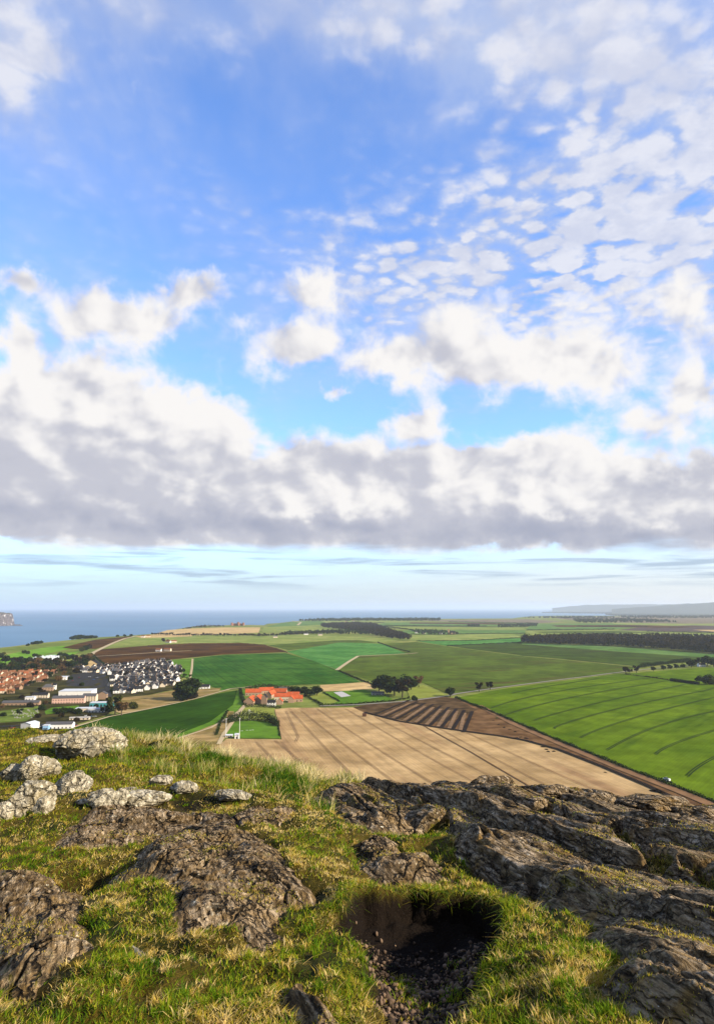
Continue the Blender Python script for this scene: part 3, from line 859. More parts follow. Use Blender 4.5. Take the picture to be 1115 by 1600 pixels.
RIDGE = dict(
    right=oc([(560, 1232), (640, 1236), (700, 1224), (760, 1226), (850, 1236), (1000, 1246), (1130, 1262), (1420, 1290), (1450, 1700), (1120, 1720), (935, 1610), (945, 1540), (925, 1475), (880, 1440),
              (800, 1408), (752, 1385), (700, 1345), (715, 1305), (660, 1290), (600, 1270)], 0.05, 0.16, 'ridge', 11),
    upper=oc([(480, 1236), (560, 1226), (640, 1228), (700, 1232), (690, 1262), (640, 1285), (590, 1300), (540, 1290), (500, 1262)], 0.06, 0.22, 'ridge', 12),
    slab=oc([(196, 1335), (230, 1296), (300, 1282), (392, 1292), (436, 1322), (470, 1365), (490, 1405), (450, 1432), (436, 1492), (385, 1485), (330, 1470), (256, 1468), (242, 1410), (230, 1376), (195, 1360)], 0.08, 0.16, 'block', 13),
    ledge=oc([(70, 1300), (130, 1268), (230, 1250), (290, 1262), (345, 1272), (300, 1290), (236, 1302), (190, 1318), (120, 1318), (60, 1320)], 0.05, 0.18, 'flat', 14),
    low=oc([(-60, 1380), (20, 1372), (90, 1370), (132, 1392), (142, 1425), (160, 1490), (112, 1522), (40, 1548), (-60, 1560)], 0.09, 0.14, 'block', 15),
    mid=oc([(535, 1312), (612, 1300), (650, 1330), (700, 1345), (740, 1380), (700, 1382), (640, 1378), (590, 1374), (545, 1368)], 0.08, 0.12, 'block', 16),
    small=oc([(425, 1552), (470, 1540), (505, 1566), (545, 1590), (560, 1660), (470, 1660), (430, 1590)], 0.10, 0.07, 'block', 17),
    chip=oc([(195, 1478), (215, 1476), (248, 1500), (228, 1512), (206, 1496)], 0.035, 0.03, 'flat', 18),
    brow=oc([(290, 1262), (350, 1268), (400, 1262), (470, 1268), (480, 1282), (430, 1290), (350, 1292), (300, 1284)], 0.07, 0.14, 'flat', 19),
    stepr=oc([(688, 1298), (740, 1292), (800, 1330), (830, 1360), (790, 1368), (720, 1340)], 0.10, 0.10, 'ridge', 20),
)
# turf showing through the big right-hand outcrop
GAPS = [fpoly(p) for p in ([(822, 1272), (860, 1270), (900, 1292), (880, 1300), (840, 1292)], [(930, 1300), (975, 1305), (1040, 1350), (1060, 1372), (1010, 1362), (960, 1330)],
                           [(700, 1330), (745, 1350), (770, 1400), (740, 1400), (700, 1360)], [(1060, 1360), (1110, 1372), (1120, 1390), (1080, 1385)], [(640, 1290), (700, 1280), (715, 1300), (660, 1320), (610, 1330)],
                           [(745, 1400), (800, 1402), (880, 1440), (920, 1480), (940, 1540), (930, 1620), (770, 1620), (760, 1540), (775, 1460)])]


def rock_h(o, x, y):
    """height of an outcrop over the smooth turf, and its crack depth"""
    sd = o['seed']
    wx = x + 0.10 * fbm(x * 2.2, y * 2.2, 3, seed=sd * 7); wy = y + 0.10 * fbm(x * 2.2, y * 2.2, 3, seed=sd * 7 + 3)
    s = sd_poly(wx, wy, o['poly'])
    dome = smooth(s, -0.02, o['e'] + 0.12)
    base = o['h'] * dome
    if o['kind'] == 'ridge':
        dx, dy = 0.36, -0.93
        al = x * dx + y * dy; cr = x * 0.93 + y * 0.36      # along and across the ridges
        cr = cr + 0.24 * fbm(al * 0.32, cr * 0.4, 3, seed=sd) + 0.05 * fbm(al * 2, cr * 3, 3, seed=sd + 2)
        q = cr * 1.15
        fr = q - np.floor(q)
        amp = 0.55 + 0.75 * (_h(np.floor(q), np.floor(q) * 0 + sd, 3) / 4294967296.0)
        saw = smooth(fr, 0.0, 0.13) * (1 - 0.75 * smooth(fr, 0.2, 1.0))     # steep on the left, easing down to the right
        q2 = cr * 5.1 + 0.4 * fbm(al * 1.3, cr, 2, seed=sd + 5); f2 = q2 - np.floor(q2)
        saw2 = smooth(f2, 0.0, 0.2) * (1 - smooth(f2, 0.25, 1.0))
        rel = 0.12 * amp * saw + 0.045 * saw2 * (0.4 + perlin(al * 1.1, cr * 1.1, sd + 8))
        rel = rel + 0.035 * fbm(al * 0.5, cr * 0.9, 3, seed=sd + 9) + 0.026 * ridged(al * 1.1, cr * 7, 5, seed=sd + 4) + 0.009 * fbm(al * 8, cr * 26, 3, seed=sd + 6)
        e, cid = voro(al * 0.42 + 0.3 * cr, cr * 1.7, sd + 1)
        crack = 0.06 * (1 - smooth(e, 0.0, 0.05))
        e2, _ = voro(al * 1.3, cr * 4.2, sd + 31)
        crack = crack + 0.03 * (1 - smooth(e2, 0.0, 0.09)) * smooth(perlin(x * 1.3, y * 1.3, sd + 33), -0.1, 0.3)
        far = smooth(y, 5.6, 7.6)
        return base + rel * dome - crack * dome, crack, s
    if o['kind'] == 'block':
        a = 0.5; al = x * math.cos(a) - y * math.sin(a); cr = x * math.sin(a) + y * math.cos(a)
        al = al + 0.08 * fbm(x * 2, y * 2, 3, seed=sd + 1); cr = cr + 0.08 * fbm(x * 2 + 5, y * 2, 3, seed=sd + 2)
        e, cid = voro(al * 2.4, cr * 1.35, sd, 0.85)
        crack = 0.06 * (1 - smooth(e, 0.0, 0.055))
        e2, c2 = voro(al * 6, cr * 4.5, sd + 3, 0.9)
        crack = crack + 0.018 * (1 - smooth(e2, 0.0, 0.08)) * smooth(perlin(x * 1.7, y * 1.7, sd + 40), -0.15, 0.3)
        rel = (cid - 0.5) * 0.07 + 0.06 * fbm(x * 1.1, y * 1.4, 3, seed=sd + 5) + 0.022 * ridged(al * 3.5, cr * 7, 4, seed=sd + 6) + 0.008 * fbm(x * 25, y * 25, 3, seed=sd + 8)
        return base + rel * dome - crack * dome, crack, s
    al, cr = x * 0.9 + y * 0.4, -x * 0.4 + y * 0.9
    e, cid = voro(al * 1.1, cr * 2.2, sd)
    crack = 0.05 * (1 - smooth(e, 0.0, 0.08))
    rel = (cid - 0.5) * 0.06 + 0.06 * fbm(x * 1.2, y * 1.2, 3, seed=sd + 5) + 0.02 * ridged(al * 2.5, cr * 7, 4, seed=sd + 6) + 0.006 * fbm(x * 25, y * 25, 3, seed=sd + 8)
    return base + rel * dome - crack * dome, crack, s


def gap_mask(x, y):
    x = np.asarray(x, float); y = np.asarray(y, float)
    m = np.zeros(x.shape)
    for gp_ in GAPS:
        A = np.array(gp_); i_ = (x > A[:, 0].min() - .2) & (x < A[:, 0].max() + .2) & (y > A[:, 1].min() - .2) & (y < A[:, 1].max() + .2)
        if not i_.any(): continue
        a, b_ = x[i_], y[i_]
        m[i_] = np.maximum(m[i_], smooth(sd_poly(a + 0.08 * fbm(a * 3, b_ * 3, 3, seed=90), b_ + 0.08 * fbm(a * 3 + 8, b_ * 3, 3, seed=91), gp_), -0.03, 0.10))
    return m


def rock_top(x, y):
    """highest rock at a point, relative to the eye; -99 where there is none"""
    x = np.asarray(x, float); y = np.asarray(y, float)
    best = np.full(x.shape, -99.0)
    t = turf1(x, y) - 1.6 * pit_depth(x, y); gm = gap_mask(x, y)
    for n, o in RIDGE.items():
        A = np.array(o['poly']); i_ = (x > A[:, 0].min() - .3) & (x < A[:, 0].max() + .3) & (y > A[:, 1].min() - .3) & (y < A[:, 1].max() + .3)
        if not i_.any(): continue
        h, c, s = rock_h(o, x[i_], y[i_])
        cut = gm[i_] * (0.22 if n in ('right', 'upper') else 0.0)
        z = t[i_] + h - cut - 0.06 * (1 - smooth(s, -0.15, 0.05)) - o['sink']
        best[i_] = np.where(s > -0.12, np.maximum(best[i_], z), best[i_])
    return best


# ---------------- materials of the hilltop
def rock_material(name, dark, mid, lite, lichen, moss_amt=0.25, lich_amt=0.35, bump=0.045, jnt=0.9, klo=0.30, khi=1.6, ochre=(0.22, 0.13, 0.035)):
    m, nt, b = new_mat(name)
    P = gpos(nt)
    st = nt.nodes.new('ShaderNodeVectorRotate'); st.rotation_type = 'Z_AXIS'; wire(nt, st.inputs['Vector'], P); st.inputs['Angle'].default_value = 1.2
    mp = nt.nodes.new('ShaderNodeVectorMath'); mp.operation = 'MULTIPLY'; wire(nt, mp.inputs[0], S(nt, st.outputs[0])); mp.inputs[1].default_value = (0.35, 1.6, 1.6)
    Q = S(nt, mp.outputs[0])
    n1 = noise(nt, P, 2.2, 6, 0.62, 0.4)
    n2 = noise(nt, Q, 14, 8, 0.68, 0.3)
    n3 = noise(nt, P, 55, 5, 0.7)
    c = mixc(nt, sstep(n1, 0.36, 0.64), dark, mid)
    c = mixc(nt, sstep(n2, 0.47, 0.66), c, lite)
    c = mixc(nt, sstep(n2, 0.46, 0.34) * 0.75, c, tuple(v * 0.28 for v in dark))  # dark blotches: small shaded spots of the rock put into its colour
    n4 = noise(nt, P, 5.0, 7, 0.7, 0.2)
    c = mixc(nt, sstep(n4, 0.60, 0.68) * sstep(n3, 0.40, 0.58) * lich_amt * 2, c, lichen)
    n5 = noise(nt, moved_(nt, P, (7, 3, 1)), 3.1, 6, 0.68, 0.3)
    c = mixc(nt, sstep(n5, 0.50, 0.64) * moss_amt * 2.2, c, ochre)
    n6 = noise(nt, moved_(nt, P, (1, 13, 4)), 22, 3, 0.5)
    c = mixc(nt, sstep(n6, 0.70, 0.74), c, tuple(min(1, v * 1.5) for v in lichen))
    wq = nt.nodes.new('ShaderNodeVectorMath'); wq.operation = 'MULTIPLY_ADD'
    wire(nt, wq.inputs[0], noise(nt, P, 3.5, 4, 0.6, col=True)); wq.inputs[1].default_value = (0.5, 0.5, 0.5); wire(nt, wq.inputs[2], Q)
    joint = None
    for sc_, wd in ((2.3, 0.045), (6.5, 0.06)):
        vo = nt.nodes.new('ShaderNodeTexVoronoi'); vo.feature = 'DISTANCE_TO_EDGE'; vo.inputs['Scale'].default_value = sc_; wire(nt, vo.inputs['Vector'], S(nt, wq.outputs[0]))
        j_ = sstep(S(nt, vo.outputs['Distance']), wd, wd * 0.15)
        if sc_ > 4: j_ = j_ * sstep(n1, 0.46, 0.56)
        joint = j_ if joint is None else joint.m('MAXIMUM', j_)
    c = mixc(nt, joint * jnt, c, (0.012, 0.009, 0.005))
    at = nt.nodes.new('ShaderNodeAttribute'); at.attribute_name = 'crack'
    c = mixc(nt, S(nt, at.outputs['Fac']).m('MINIMUM', 1.0) * 0.75, c, (0.018, 0.014, 0.008))
    am = nt.nodes.new('ShaderNodeAttribute'); am.attribute_name = 'moss'
    c = mixc(nt, sstep(S(nt, am.outputs['Fac']) * 0.8 + (n2 - 0.5) * 1.6, 0.38, 0.55), c, mixc(nt, n3, (0.035, 0.036, 0.005), (0.20, 0.15, 0.022)))
    n7 = noise(nt, Q, 30, 5, 0.72)
    k = sstep(n7, 0.36, 0.64, klo, khi) * (n3 * 0.6 + 0.75)
    kk = nt.nodes.new('ShaderNodeCombineColor'); [wire(nt, kk.inputs[i], k) for i in range(3)]
    wire(nt, b.inputs['Base Color'], mixc(nt, 1.0, c, S(nt, kk.outputs[0]), 'MULTIPLY'))
    b.inputs['Roughness'].default_value = 0.85; b.inputs['Specular IOR Level'].default_value = 0.08
    bp = nt.nodes.new('ShaderNodeBump'); bp.inputs['Strength'].default_value = 1.0; bp.inputs['Distance'].default_value = bump
    wire(nt, bp.inputs['Height'], n2 * 1.2 + n3 * 0.28 + n4 * 0.5 + n7 * 0.7 - joint * 1.2)
    nt.links.new(bp.outputs[0], b.inputs['Normal'])
    return m


def moved_(nt, v, d):
    o = nt.nodes.new('ShaderNodeVectorMath'); o.operation = 'ADD'; wire(nt, o.inputs[0], v); o.inputs[1].default_value = d
    return S(nt, o.outputs[0])


rock_brown = rock_material('weathered_brown_rock', (0.135, 0.086, 0.038), (0.28, 0.192, 0.098), (0.47, 0.355, 0.22), (0.55, 0.50, 0.36))
rock_grey = rock_material('ridged_grey_rock', (0.125, 0.083, 0.038), (0.27, 0.192, 0.104), (0.49, 0.385, 0.26), (0.50, 0.47, 0.36), moss_amt=0.36, jnt=0.62)
rock_pale = rock_material('pale_lichened_rock', (0.24, 0.20, 0.125), (0.46, 0.40, 0.28), (0.64, 0.57, 0.42), (0.58, 0.53, 0.41), moss_amt=0.2, lich_amt=0.4, ochre=(0.28, 0.20, 0.06), bump=0.022, jnt=0.5, klo=0.72, khi=1.15)

m, nt, b = new_mat('mossy_turf_soil')
P = gpos(nt)
n1 = noise(nt, P, 1.1, 5, 0.6); n2 = noise(nt, P, 12, 6, 0.7); n3 = noise(nt, P, 70, 4, 0.7)
c = mixc(nt, sstep(n1, 0.38, 0.62), (0.022, 0.030, 0.003), (0.095, 0.066, 0.008))
c = mixc(nt, sstep(n2, 0.52, 0.68), c, (0.15, 0.105, 0.022))
c = mixc(nt, sstep(n2, 0.44, 0.30), c, (0.010, 0.010, 0.003))
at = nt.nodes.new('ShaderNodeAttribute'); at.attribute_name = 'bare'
earth = mixc(nt, n3, (0.003, 0.002, 0.001), (0.020, 0.012, 0.007))  # bare soil, blackened: the pit's shadow is put into its colour
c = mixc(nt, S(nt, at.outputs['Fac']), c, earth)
wire(nt, b.inputs['Base Color'], c); b.inputs['Specular IOR Level'].default_value = 0.1
bp = nt.nodes.new('ShaderNodeBump'); bp.inputs['Strength'].default_value = 1.0; bp.inputs['Distance'].default_value = 0.05
wire(nt, bp.inputs['Height'], n2 + n3 * 0.5); nt.links.new(bp.outputs[0], b.inputs['Normal'])
turf_m = m

# ---------------- hilltop mesh: fan-shaped grid, fine near the camera
NU, NY = 620, 620
uu = np.linspace(-0.74, 0.74, NU)
yy = 1.3 * (19.0 / 1.3) ** np.linspace(0, 1, NY)
UU, YY = np.meshgrid(uu, yy)
XX = UU * (YY + 0.4)
ZZ = soil(XX, YY)
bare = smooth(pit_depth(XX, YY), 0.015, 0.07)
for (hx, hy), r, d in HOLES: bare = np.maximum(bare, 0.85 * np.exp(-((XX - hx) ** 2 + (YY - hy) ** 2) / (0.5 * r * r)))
idx = np.arange(NU * NY).reshape(NY, NU)
Fq = np.stack([idx[:-1, :-1], idx[:-1, 1:], idx[1:, 1:], idx[1:, :-1]], -1).reshape(-1, 4)
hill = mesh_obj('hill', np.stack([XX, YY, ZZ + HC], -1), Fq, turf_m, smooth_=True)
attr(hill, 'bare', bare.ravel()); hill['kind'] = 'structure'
# the rest of the hill, down to the plain and round behind the camera
V, F = [], []
rr = [17.0, 24, 34, 50, 75, 110, 150, 190, 225]
NA = 96
for k, r in enumerate(rr):
    for i in range(NA):
        a = 2 * math.pi * i / NA; x, y = r * math.sin(a), r * math.cos(a)
        z = -4.2 - (r - 17) * 0.66 - 2.5 * math.sin(a * 5 + k) * (r / 225)
        if k == 0: z = -6.2
        V.append((x, y, HC + z))
for k in range(len(rr) - 1):
    for i in range(NA): F.append((k * NA + i, k * NA + (i + 1) % NA, (k + 1) * NA + (i + 1) % NA, (k + 1) * NA + i))
n0 = len(V); V.append((0, 0, HC - 1.75))
for i in range(NA):
    a = 2 * math.pi * i / NA; x, y = 6 * math.sin(a), 6 * math.cos(a)
    V.append((x, y, HC - 2.3 - (0.9 if y > 0 else 0)))
for i in range(NA): F.append((n0, n0 + 1 + (i + 1) % NA, n0 + 1 + i)); F.append((n0 + 1 + i, n0 + 1 + (i + 1) % NA, (i + 1) % NA, i))
hs = mesh_obj('hillside', V, F, turf_m, smooth_=True); hs['kind'] = 'structure'

# ---------------- outcrops
ROCKLAB = dict(
    right=('long grey ridged rock outcrop running down the right side of the hilltop', rock_grey),
    upper=('mossy brown rock at the hilltop edge above the tan field', rock_brown),
    slab=('big cracked brown rock slab set in grass left of the gravel pit', rock_brown),
    ledge=('flat dark rock ledge below the pale boulders', rock_brown),
    low=('cracked brown rock at the lower left edge of the photo', rock_brown),
    mid=('low blocky brown rock just above the grassy rim of the pit', rock_brown),
    small=('small grey brown stone at the bottom beside the gravel', rock_brown),
    chip=('thin pointed pale stone chip lying in the turf', rock_pale),
    brow=('narrow brown rock shelf right of the dark ledge', rock_brown),
    stepr=('raised dark rock step with a flat top above the pit', rock_grey))
for n, o in RIDGE.items():
    P2 = np.array(o['poly']); x0, y0 = P2.min(0) - 0.3; x1, y1 = P2.max(0) + 0.3
    y0 = max(y0, 1.6)
    st = np.clip((x1 - x0) / 420, 0.004, 0.012)
    nx = int((x1 - x0) / st); 
    # rows get longer with distance
    ys = [y0]
    while ys[-1] < y1: ys.append(ys[-1] + max(st, 0.0042 * ys[-1] ** 1.25 * 0.55))
    gx, gy = np.meshgrid(np.linspace(x0, x1, nx), np.array(ys))
    h, c, s = rock_h(o, gx, gy)
    gm = gap_mask(gx, gy) * (0.22 if n in ('right', 'upper') else 0.0)
    z = turf1(gx, gy) + h - gm - 1.6 * pit_depth(gx, gy) - 0.06 * (1 - smooth(s, -0.15, 0.05)) - o['sink']
    ok = s > -0.12
    # steep flank, so that the edge goes into the ground
    z = z - 0.25 * (1 - smooth(s, -0.12, -0.02))
    idx = np.arange(gx.size).reshape(gx.shape)
    q = np.stack([idx[:-1, :-1], idx[:-1, 1:], idx[1:, 1:], idx[1:, :-1]], -1)
    keep = ok[:-1, :-1] & ok[:-1, 1:] & ok[1:, 1:] & ok[1:, :-1] & (np.abs(gx[:-1, :-1] / gy[:-1, :-1]) < 0.9)
    q = q[keep]
    used = np.unique(q); remap = np.full(gx.size, -1); remap[used] = np.arange(len(used))
    ro = mesh_obj('rock_outcrop', np.stack([gx, gy, z + HC], -1).reshape(-1, 3)[used], remap[q].astype(np.int32), ROCKLAB[n][1], smooth_=True)
    attr(ro, 'crack', np.clip(c / 0.08, 0, 1).ravel()[used])
    ms = smooth(fbm(gx * 1.3, gy * 1.3, 4, seed=o['seed'] + 60), 0.18, 0.42) * 0.42 + 0.8 * smooth(gm, 0.02, 0.15)
    if n == 'upper': ms = ms + 0.15
    attr(ro, 'moss', np.clip(ms, 0, 1).ravel()[used])
    tag(ro, ROCKLAB[n][0], 'rock')

# ---------------- free-standing pale boulders
from mathutils import noise as mn


def boulder(px, py, w, h, label, seed, lean=0.0, flat=1.0, mat=None, dz=0.0, yr=0.75):
    """px,py: foot centre in the photograph; w,h: its width and height in photo pixels"""
    x, y = fpx(px, py)
    W_ = w * y / FOC * 1.14; H_ = h * y / FOC * 1.0
    bm = bmesh.new(); bmesh.ops.create_icosphere(bm, subdivisions=(6 if w > 48 else 5), radius=1.0)
    off = Vector((seed * 3.7, seed * 1.3, seed * 2.1))
    for v in bm.verts:
        p = v.co.copy()
        # flatten a few faces for an angular look
        for k in range(9):
            d = Vector((math.sin(seed + k * 2.4), math.cos(seed * 1.7 + k * 1.9), math.sin(seed * .6 + k * 1.1) * 0.8)).normalized()
            cut = 0.80 + 0.09 * math.sin(seed + k)
            t = p.dot(d)
            if t > cut: p -= d * (t - cut) * 0.88
        q = p * 1.5 + off
        r = 1 + 0.15 * mn.fractal(q * 0.8, 1.1, 2.0, 4) + 0.028 * mn.fractal(q * 3.2, 0.8, 2.0, 5)
        ed = mn.voronoi(q * 0.95)[0]; cr = max(0, 1 - (ed[1] - ed[0]) / 0.07); r -= 0.11 * cr
        p *= r
        v.co = (p.x * W_ / 2 + lean * p.z * W_ / 2, p.y * W_ / 2 * yr, p.z * H_ * 0.62)
    me = bpy.data.meshes.new('boulder'); bm.to_mesh(me); bm.free(); me.materials.append(mat or rock_pale)
    me.polygons.foreach_set('use_smooth', np.ones(len(me.polygons), bool))
    o = bpy.data.objects.new('boulder', me); COL.objects.link(o)
    o.location = (x, y + W_ * 0.12, max(float(soil(np.array([x]), np.array([y]))[0]), float(rock_top(np.array([x]), np.array([y]))[0])) + HC + H_ * 0.22 + dz)
    o.rotation_euler = (0, 0, math.sin(seed) * 0.3)
    tag(o, label, 'boulder')
    return o


BOULD = [
    (138, 1180, 96, 44, 'large pale boulder with a dark crack at the brow of the hill', 1.0, 0.1, .75), (75, 1166, 62, 14, 'low flat pale slab just left of the large cracked boulder', 2.3, 0, .6),
    (50, 1222, 60, 42, 'rounded pale boulder with a vertical split, upper left among the rocks', 3.1, 0.1, .8), (16, 1222, 34, 26, 'small pale rock leaning on the left of the split boulder', 4.4, 0, .7),
    (110, 1240, 54, 40, 'domed pale boulder standing alone right of the split boulder', 5.2, 0.15, .8), (95, 1243, 22, 14, 'small pale stone against the left foot of the domed boulder', 6.6, 0, .7),
    (42, 1266, 66, 42, 'pale boulder with a dark hollow under it near the left edge', 7.5, 0.2, .8), (66, 1275, 26, 30, 'narrow pale rock propped under the hollow boulder', 8.1, 0.3, .7),
    (4, 1278, 34, 26, 'pale rock cut off by the left edge of the photo', 9.4, 0, .8), (28, 1276, 20, 16, 'small mottled pale stone between the two rocks by the left edge', 10.2, 0, .8),
    (160, 1262, 60, 26, 'blotchy pale boulder at the left end of the middle row', 11.8, 0, .7), (128, 1259, 24, 9, 'thin dark rimmed stone left of the blotchy boulder', 12.1, 0, .7),
    (188, 1259, 26, 24, 'upright blotchy stone between the blotchy boulder and the smooth slab', 13.9, 0, .7), (222, 1255, 66, 22, 'smooth pale sloping slab in the middle row', 14.5, -.1, .7),
    (251, 1238, 32, 14, 'small pale wedge above the smooth sloping slab', 15.3, 0, .7), (284, 1244, 40, 20, 'pale wedge shaped boulder at the right end of the row', 16.7, 0.2, .7),
    (362, 1252, 50, 14, 'low pale rock beneath the tall tussocks', 17.4, 0, .7), (205, 1240, 30, 9, 'low pale stone behind the smooth sloping slab', 18.8, 0, .7),
    (705, 1244, 44, 20, 'dark mossy boulder on the skyline above the tan field', 19.1, 0, .8), (770, 1246, 62, 20, 'grey rounded boulder on the skyline right of the mossy one', 20.6, 0, .8),
    (868, 1256, 46, 22, 'dark knobbly boulder on the skyline at mid right', 21.2, 0, .8), (935, 1262, 66, 20, 'long dark mossy boulder on the skyline beside the knobbly one', 22.9, 0, .8),
    (1030, 1272, 90, 18, 'low dark mossy rock on the skyline near the right edge', 23.3, 0, .8), (1105, 1290, 60, 22, 'dark rock cut by the right edge below the skyline', 24.1, 0, .8),
]
BPOS = []
for i, (px, py, w, h, lab, sd_, lean, yr) in enumerate(BOULD):
    ob = boulder(px, py, w, h, lab, sd_, lean, yr=yr, mat=(rock_pale if i < 18 else rock_grey))
    BPOS.append((ob.location.x, ob.location.y, w * ob.location.y / FOC * 0.52))

# ---------------- gravel in the pit
rng = np.random.default_rng(7)
base_v = []
bm = bmesh.new(); bmesh.ops.create_icosphere(bm, subdivisions=1, radius=1.0)
bv = np.array([v.co[:] for v in bm.verts]); bf = np.array([[v.index for v in f.verts] for f in bm.faces]); bm.free()
N = 4200
pm = np.array(PIT); gx = rng.uniform(pm[:, 0].min() - .1, pm[:, 0].max() + .1, N * 3); gy = rng.uniform(max(2.3, pm[:, 1].min()), pm[:, 1].max(), N * 3)
k = (pit_depth(gx, gy) > 0.05) & (gy < fpx(650, 1462)[1] + 0.02 + 0.5 * rng.random(len(gx)) ** 2) & (rng.random(len(gx)) < 0.35 + 0.9 * (fbm(gx * 4, gy * 4, 3, seed=31) > -0.05)); gx, gy = gx[k][:N], gy[k][:N]; N = len(gx)
sz = 0.0032 + 0.012 * rng.random(N) ** 3
jit = 1 + 0.28 * rng.standard_normal((N, len(bv), 3)) * 0.8
sc3 = sz[:, None] * (0.7 + 0.6 * rng.random((N, 3)))
gz = soil(gx, gy) + HC + sz * 0.3
V = (bv[None] * jit * sc3[:, None, :])
V[..., 0] += gx[:, None]; V[..., 1] += gy[:, None]; V[..., 2] += gz[:, None]
F = (bf[None] + (np.arange(N) * len(bv))[:, None, None]).reshape(-1, 3)
m, nt, b = new_mat('gravel_stone')
at = nt.nodes.new('ShaderNodeAttribute'); at.attribute_name = 'tint'
wire(nt, b.inputs['Base Color'], mixc(nt, S(nt, at.outputs['Fac']), (0.018, 0.011, 0.006), (0.20, 0.13, 0.08)))
go = mesh_obj('gravel', V.reshape(-1, 3), F.astype(np.int32), m); attr(go, 'tint', np.repeat(rng.random(N) ** 1.3, len(bv)))
tag(go, 'loose brown gravel on the floor of the turf pit', 'gravel', kind='stuff')

# ---------------- grass blades
def grass_mat(name, stops, trans=0.42):
    m, nt, b = new_mat(name)
    at = nt.nodes.new('ShaderNodeAttribute'); at.attribute_name = 'tint'
    r = nt.nodes.new('ShaderNodeValToRGB'); r.color_ramp.interpolation = 'LINEAR'
    while len(r.color_ramp.elements) < len(stops): r.color_ramp.elements.new(0.5)
    for e, (p, c) in zip(r.color_ramp.elements, stops): e.position = p; e.color = c + (1,)
    wire(nt, r.inputs[0], S(nt, at.outputs['Fac']))
    b.inputs['Roughness'].default_value = 0.6; b.inputs['Specular IOR Level'].default_value = 0.1
    nt.links.new(r.outputs[0], b.inputs['Base Color'])
    t = nt.nodes.new('ShaderNodeBsdfTranslucent'); nt.links.new(r.outputs[0], t.inputs['Color'])
    mx = nt.nodes.new('ShaderNodeMixShader'); mx.inputs[0].default_value = trans
    out = [n for n in nt.nodes if n.type == 'OUTPUT_MATERIAL'][0]
    nt.links.new(b.outputs[0], mx.inputs[1]); nt.links.new(t.outputs[0], mx.inputs[2]); nt.links.new(mx.outputs[0], out.inputs[0])
    return m


def blades(name, x, y, L, wid, tint, lean, mat, label, zbase=None, droop=0.5, wind=(0.35, -0.1)):
    n = len(x)
    z = (soil(x, y) if zbase is None else zbase) + HC - 0.004
    a = rng.uniform(0, 2 * math.pi, n)
    dx, dy = np.cos(a) * lean + wind[0] * lean, np.sin(a) * lean + wind[1] * lean
    tw = rng.uniform(-0.9, 0.9, n); sx, sy = np.cos(tw), np.sin(tw)      # blade width direction
    V = np.zeros((n, 5, 3))
    up = L * (1 - 0.35 * np.clip(np.hypot(dx, dy), 0, 1.6))
    for j, (t, wf) in enumerate(((0, 1.0), (0.5, 0.8), (1.0, 0.0))):
        cx = x + dx * L * (t ** 1.6); cy = y + dy * L * (t ** 1.6); cz = z + up * (t - droop * 0.35 * t * t)
        if j < 2:
            for s, q in ((-1, 0), (1, 1)):
                V[:, j * 2 + q, 0] = cx + s * sx * wid * wf / 2; V[:, j * 2 + q, 1] = cy + s * sy * wid * wf / 2; V[:, j * 2 + q, 2] = cz
        else:
            V[:, 4, 0] = cx; V[:, 4, 1] = cy; V[:, 4, 2] = cz
    F = np.array([[0, 1, 3], [0, 3, 2], [2, 3, 4]])
    F = (F[None] + (np.arange(n) * 5)[:, None, None]).reshape(-1, 3).astype(np.int32)
    o = mesh_obj(name, V.reshape(-1, 3), F, mat)
    attr(o, 'tint', np.repeat(np.clip(tint, 0, 1), 5))
    tag(o, label, 'grass', kind='stuff')
    return o


short_m = grass_mat('short_grass_blades', [(0.0, (0.030, 0.085, 0.003)), (0.28, (0.110, 0.205, 0.006)), (0.46, (0.25, 0.31, 0.010)), (0.64, (0.40, 0.33, 0.020)), (0.82, (0.52, 0.35, 0.06)), (1.0, (0.80, 0.60, 0.24))])
tall_m = grass_mat('tall_tussock_blades', [(0.0, (0.010, 0.035, 0.002)), (0.35, (0.070, 0.170, 0.008)), (0.52, (0.20, 0.28, 0.016)), (0.72, (0.50, 0.39, 0.13)), (1.0, (0.85, 0.70, 0.36))])


def scatter(n, y0, y1, p=1.0):
    """points spread so that they are denser near the camera"""
    t = rng.random(n); y = y0 * (y1 / y0) ** t
    x = rng.uniform(-0.66, 0.66, n) * (y + 0.3)
    return x, y


def free(x, y, margin=0.0):
    """turf not covered by rock, nor by a boulder, nor in the pit"""
    zs = soil(x, y); zr = rock_top(x, y)
    ok = zs > zr - margin
    for bx, by, br in BPOS: ok &= np.hypot(x - bx, (y - by) * 1.2) > br * 0.85
    return ok


green_c = [fpx(*p) for p in ((820, 1500), (860, 1560), (790, 1430), (90, 1340), (20, 1330), (120, 1570), (210, 1590), (640, 1400), (500, 1330), (640, 1310), (300, 1560), (470, 1500))]
grr = [.28, .3, .2, .7, .6, .4, .4, .25, .5, .3, .35, .2]


def turf_tint(x, y):
    t = 0.71 + 0.34 * fbm(x * 0.9, y * 0.9, 3, seed=51) + 0.40 * fbm(x * 3.1, y * 3.1, 3, seed=52)
    for (cx, cy), r in zip(green_c, grr): t = t - 0.22 * np.exp(-((x - cx) ** 2 + (y - cy) ** 2) / (r * r))
    t = t + 0.18 * smooth(x, 1.6, 2.4) + 0.08 * smooth(y, 5.5, 8)
    return t


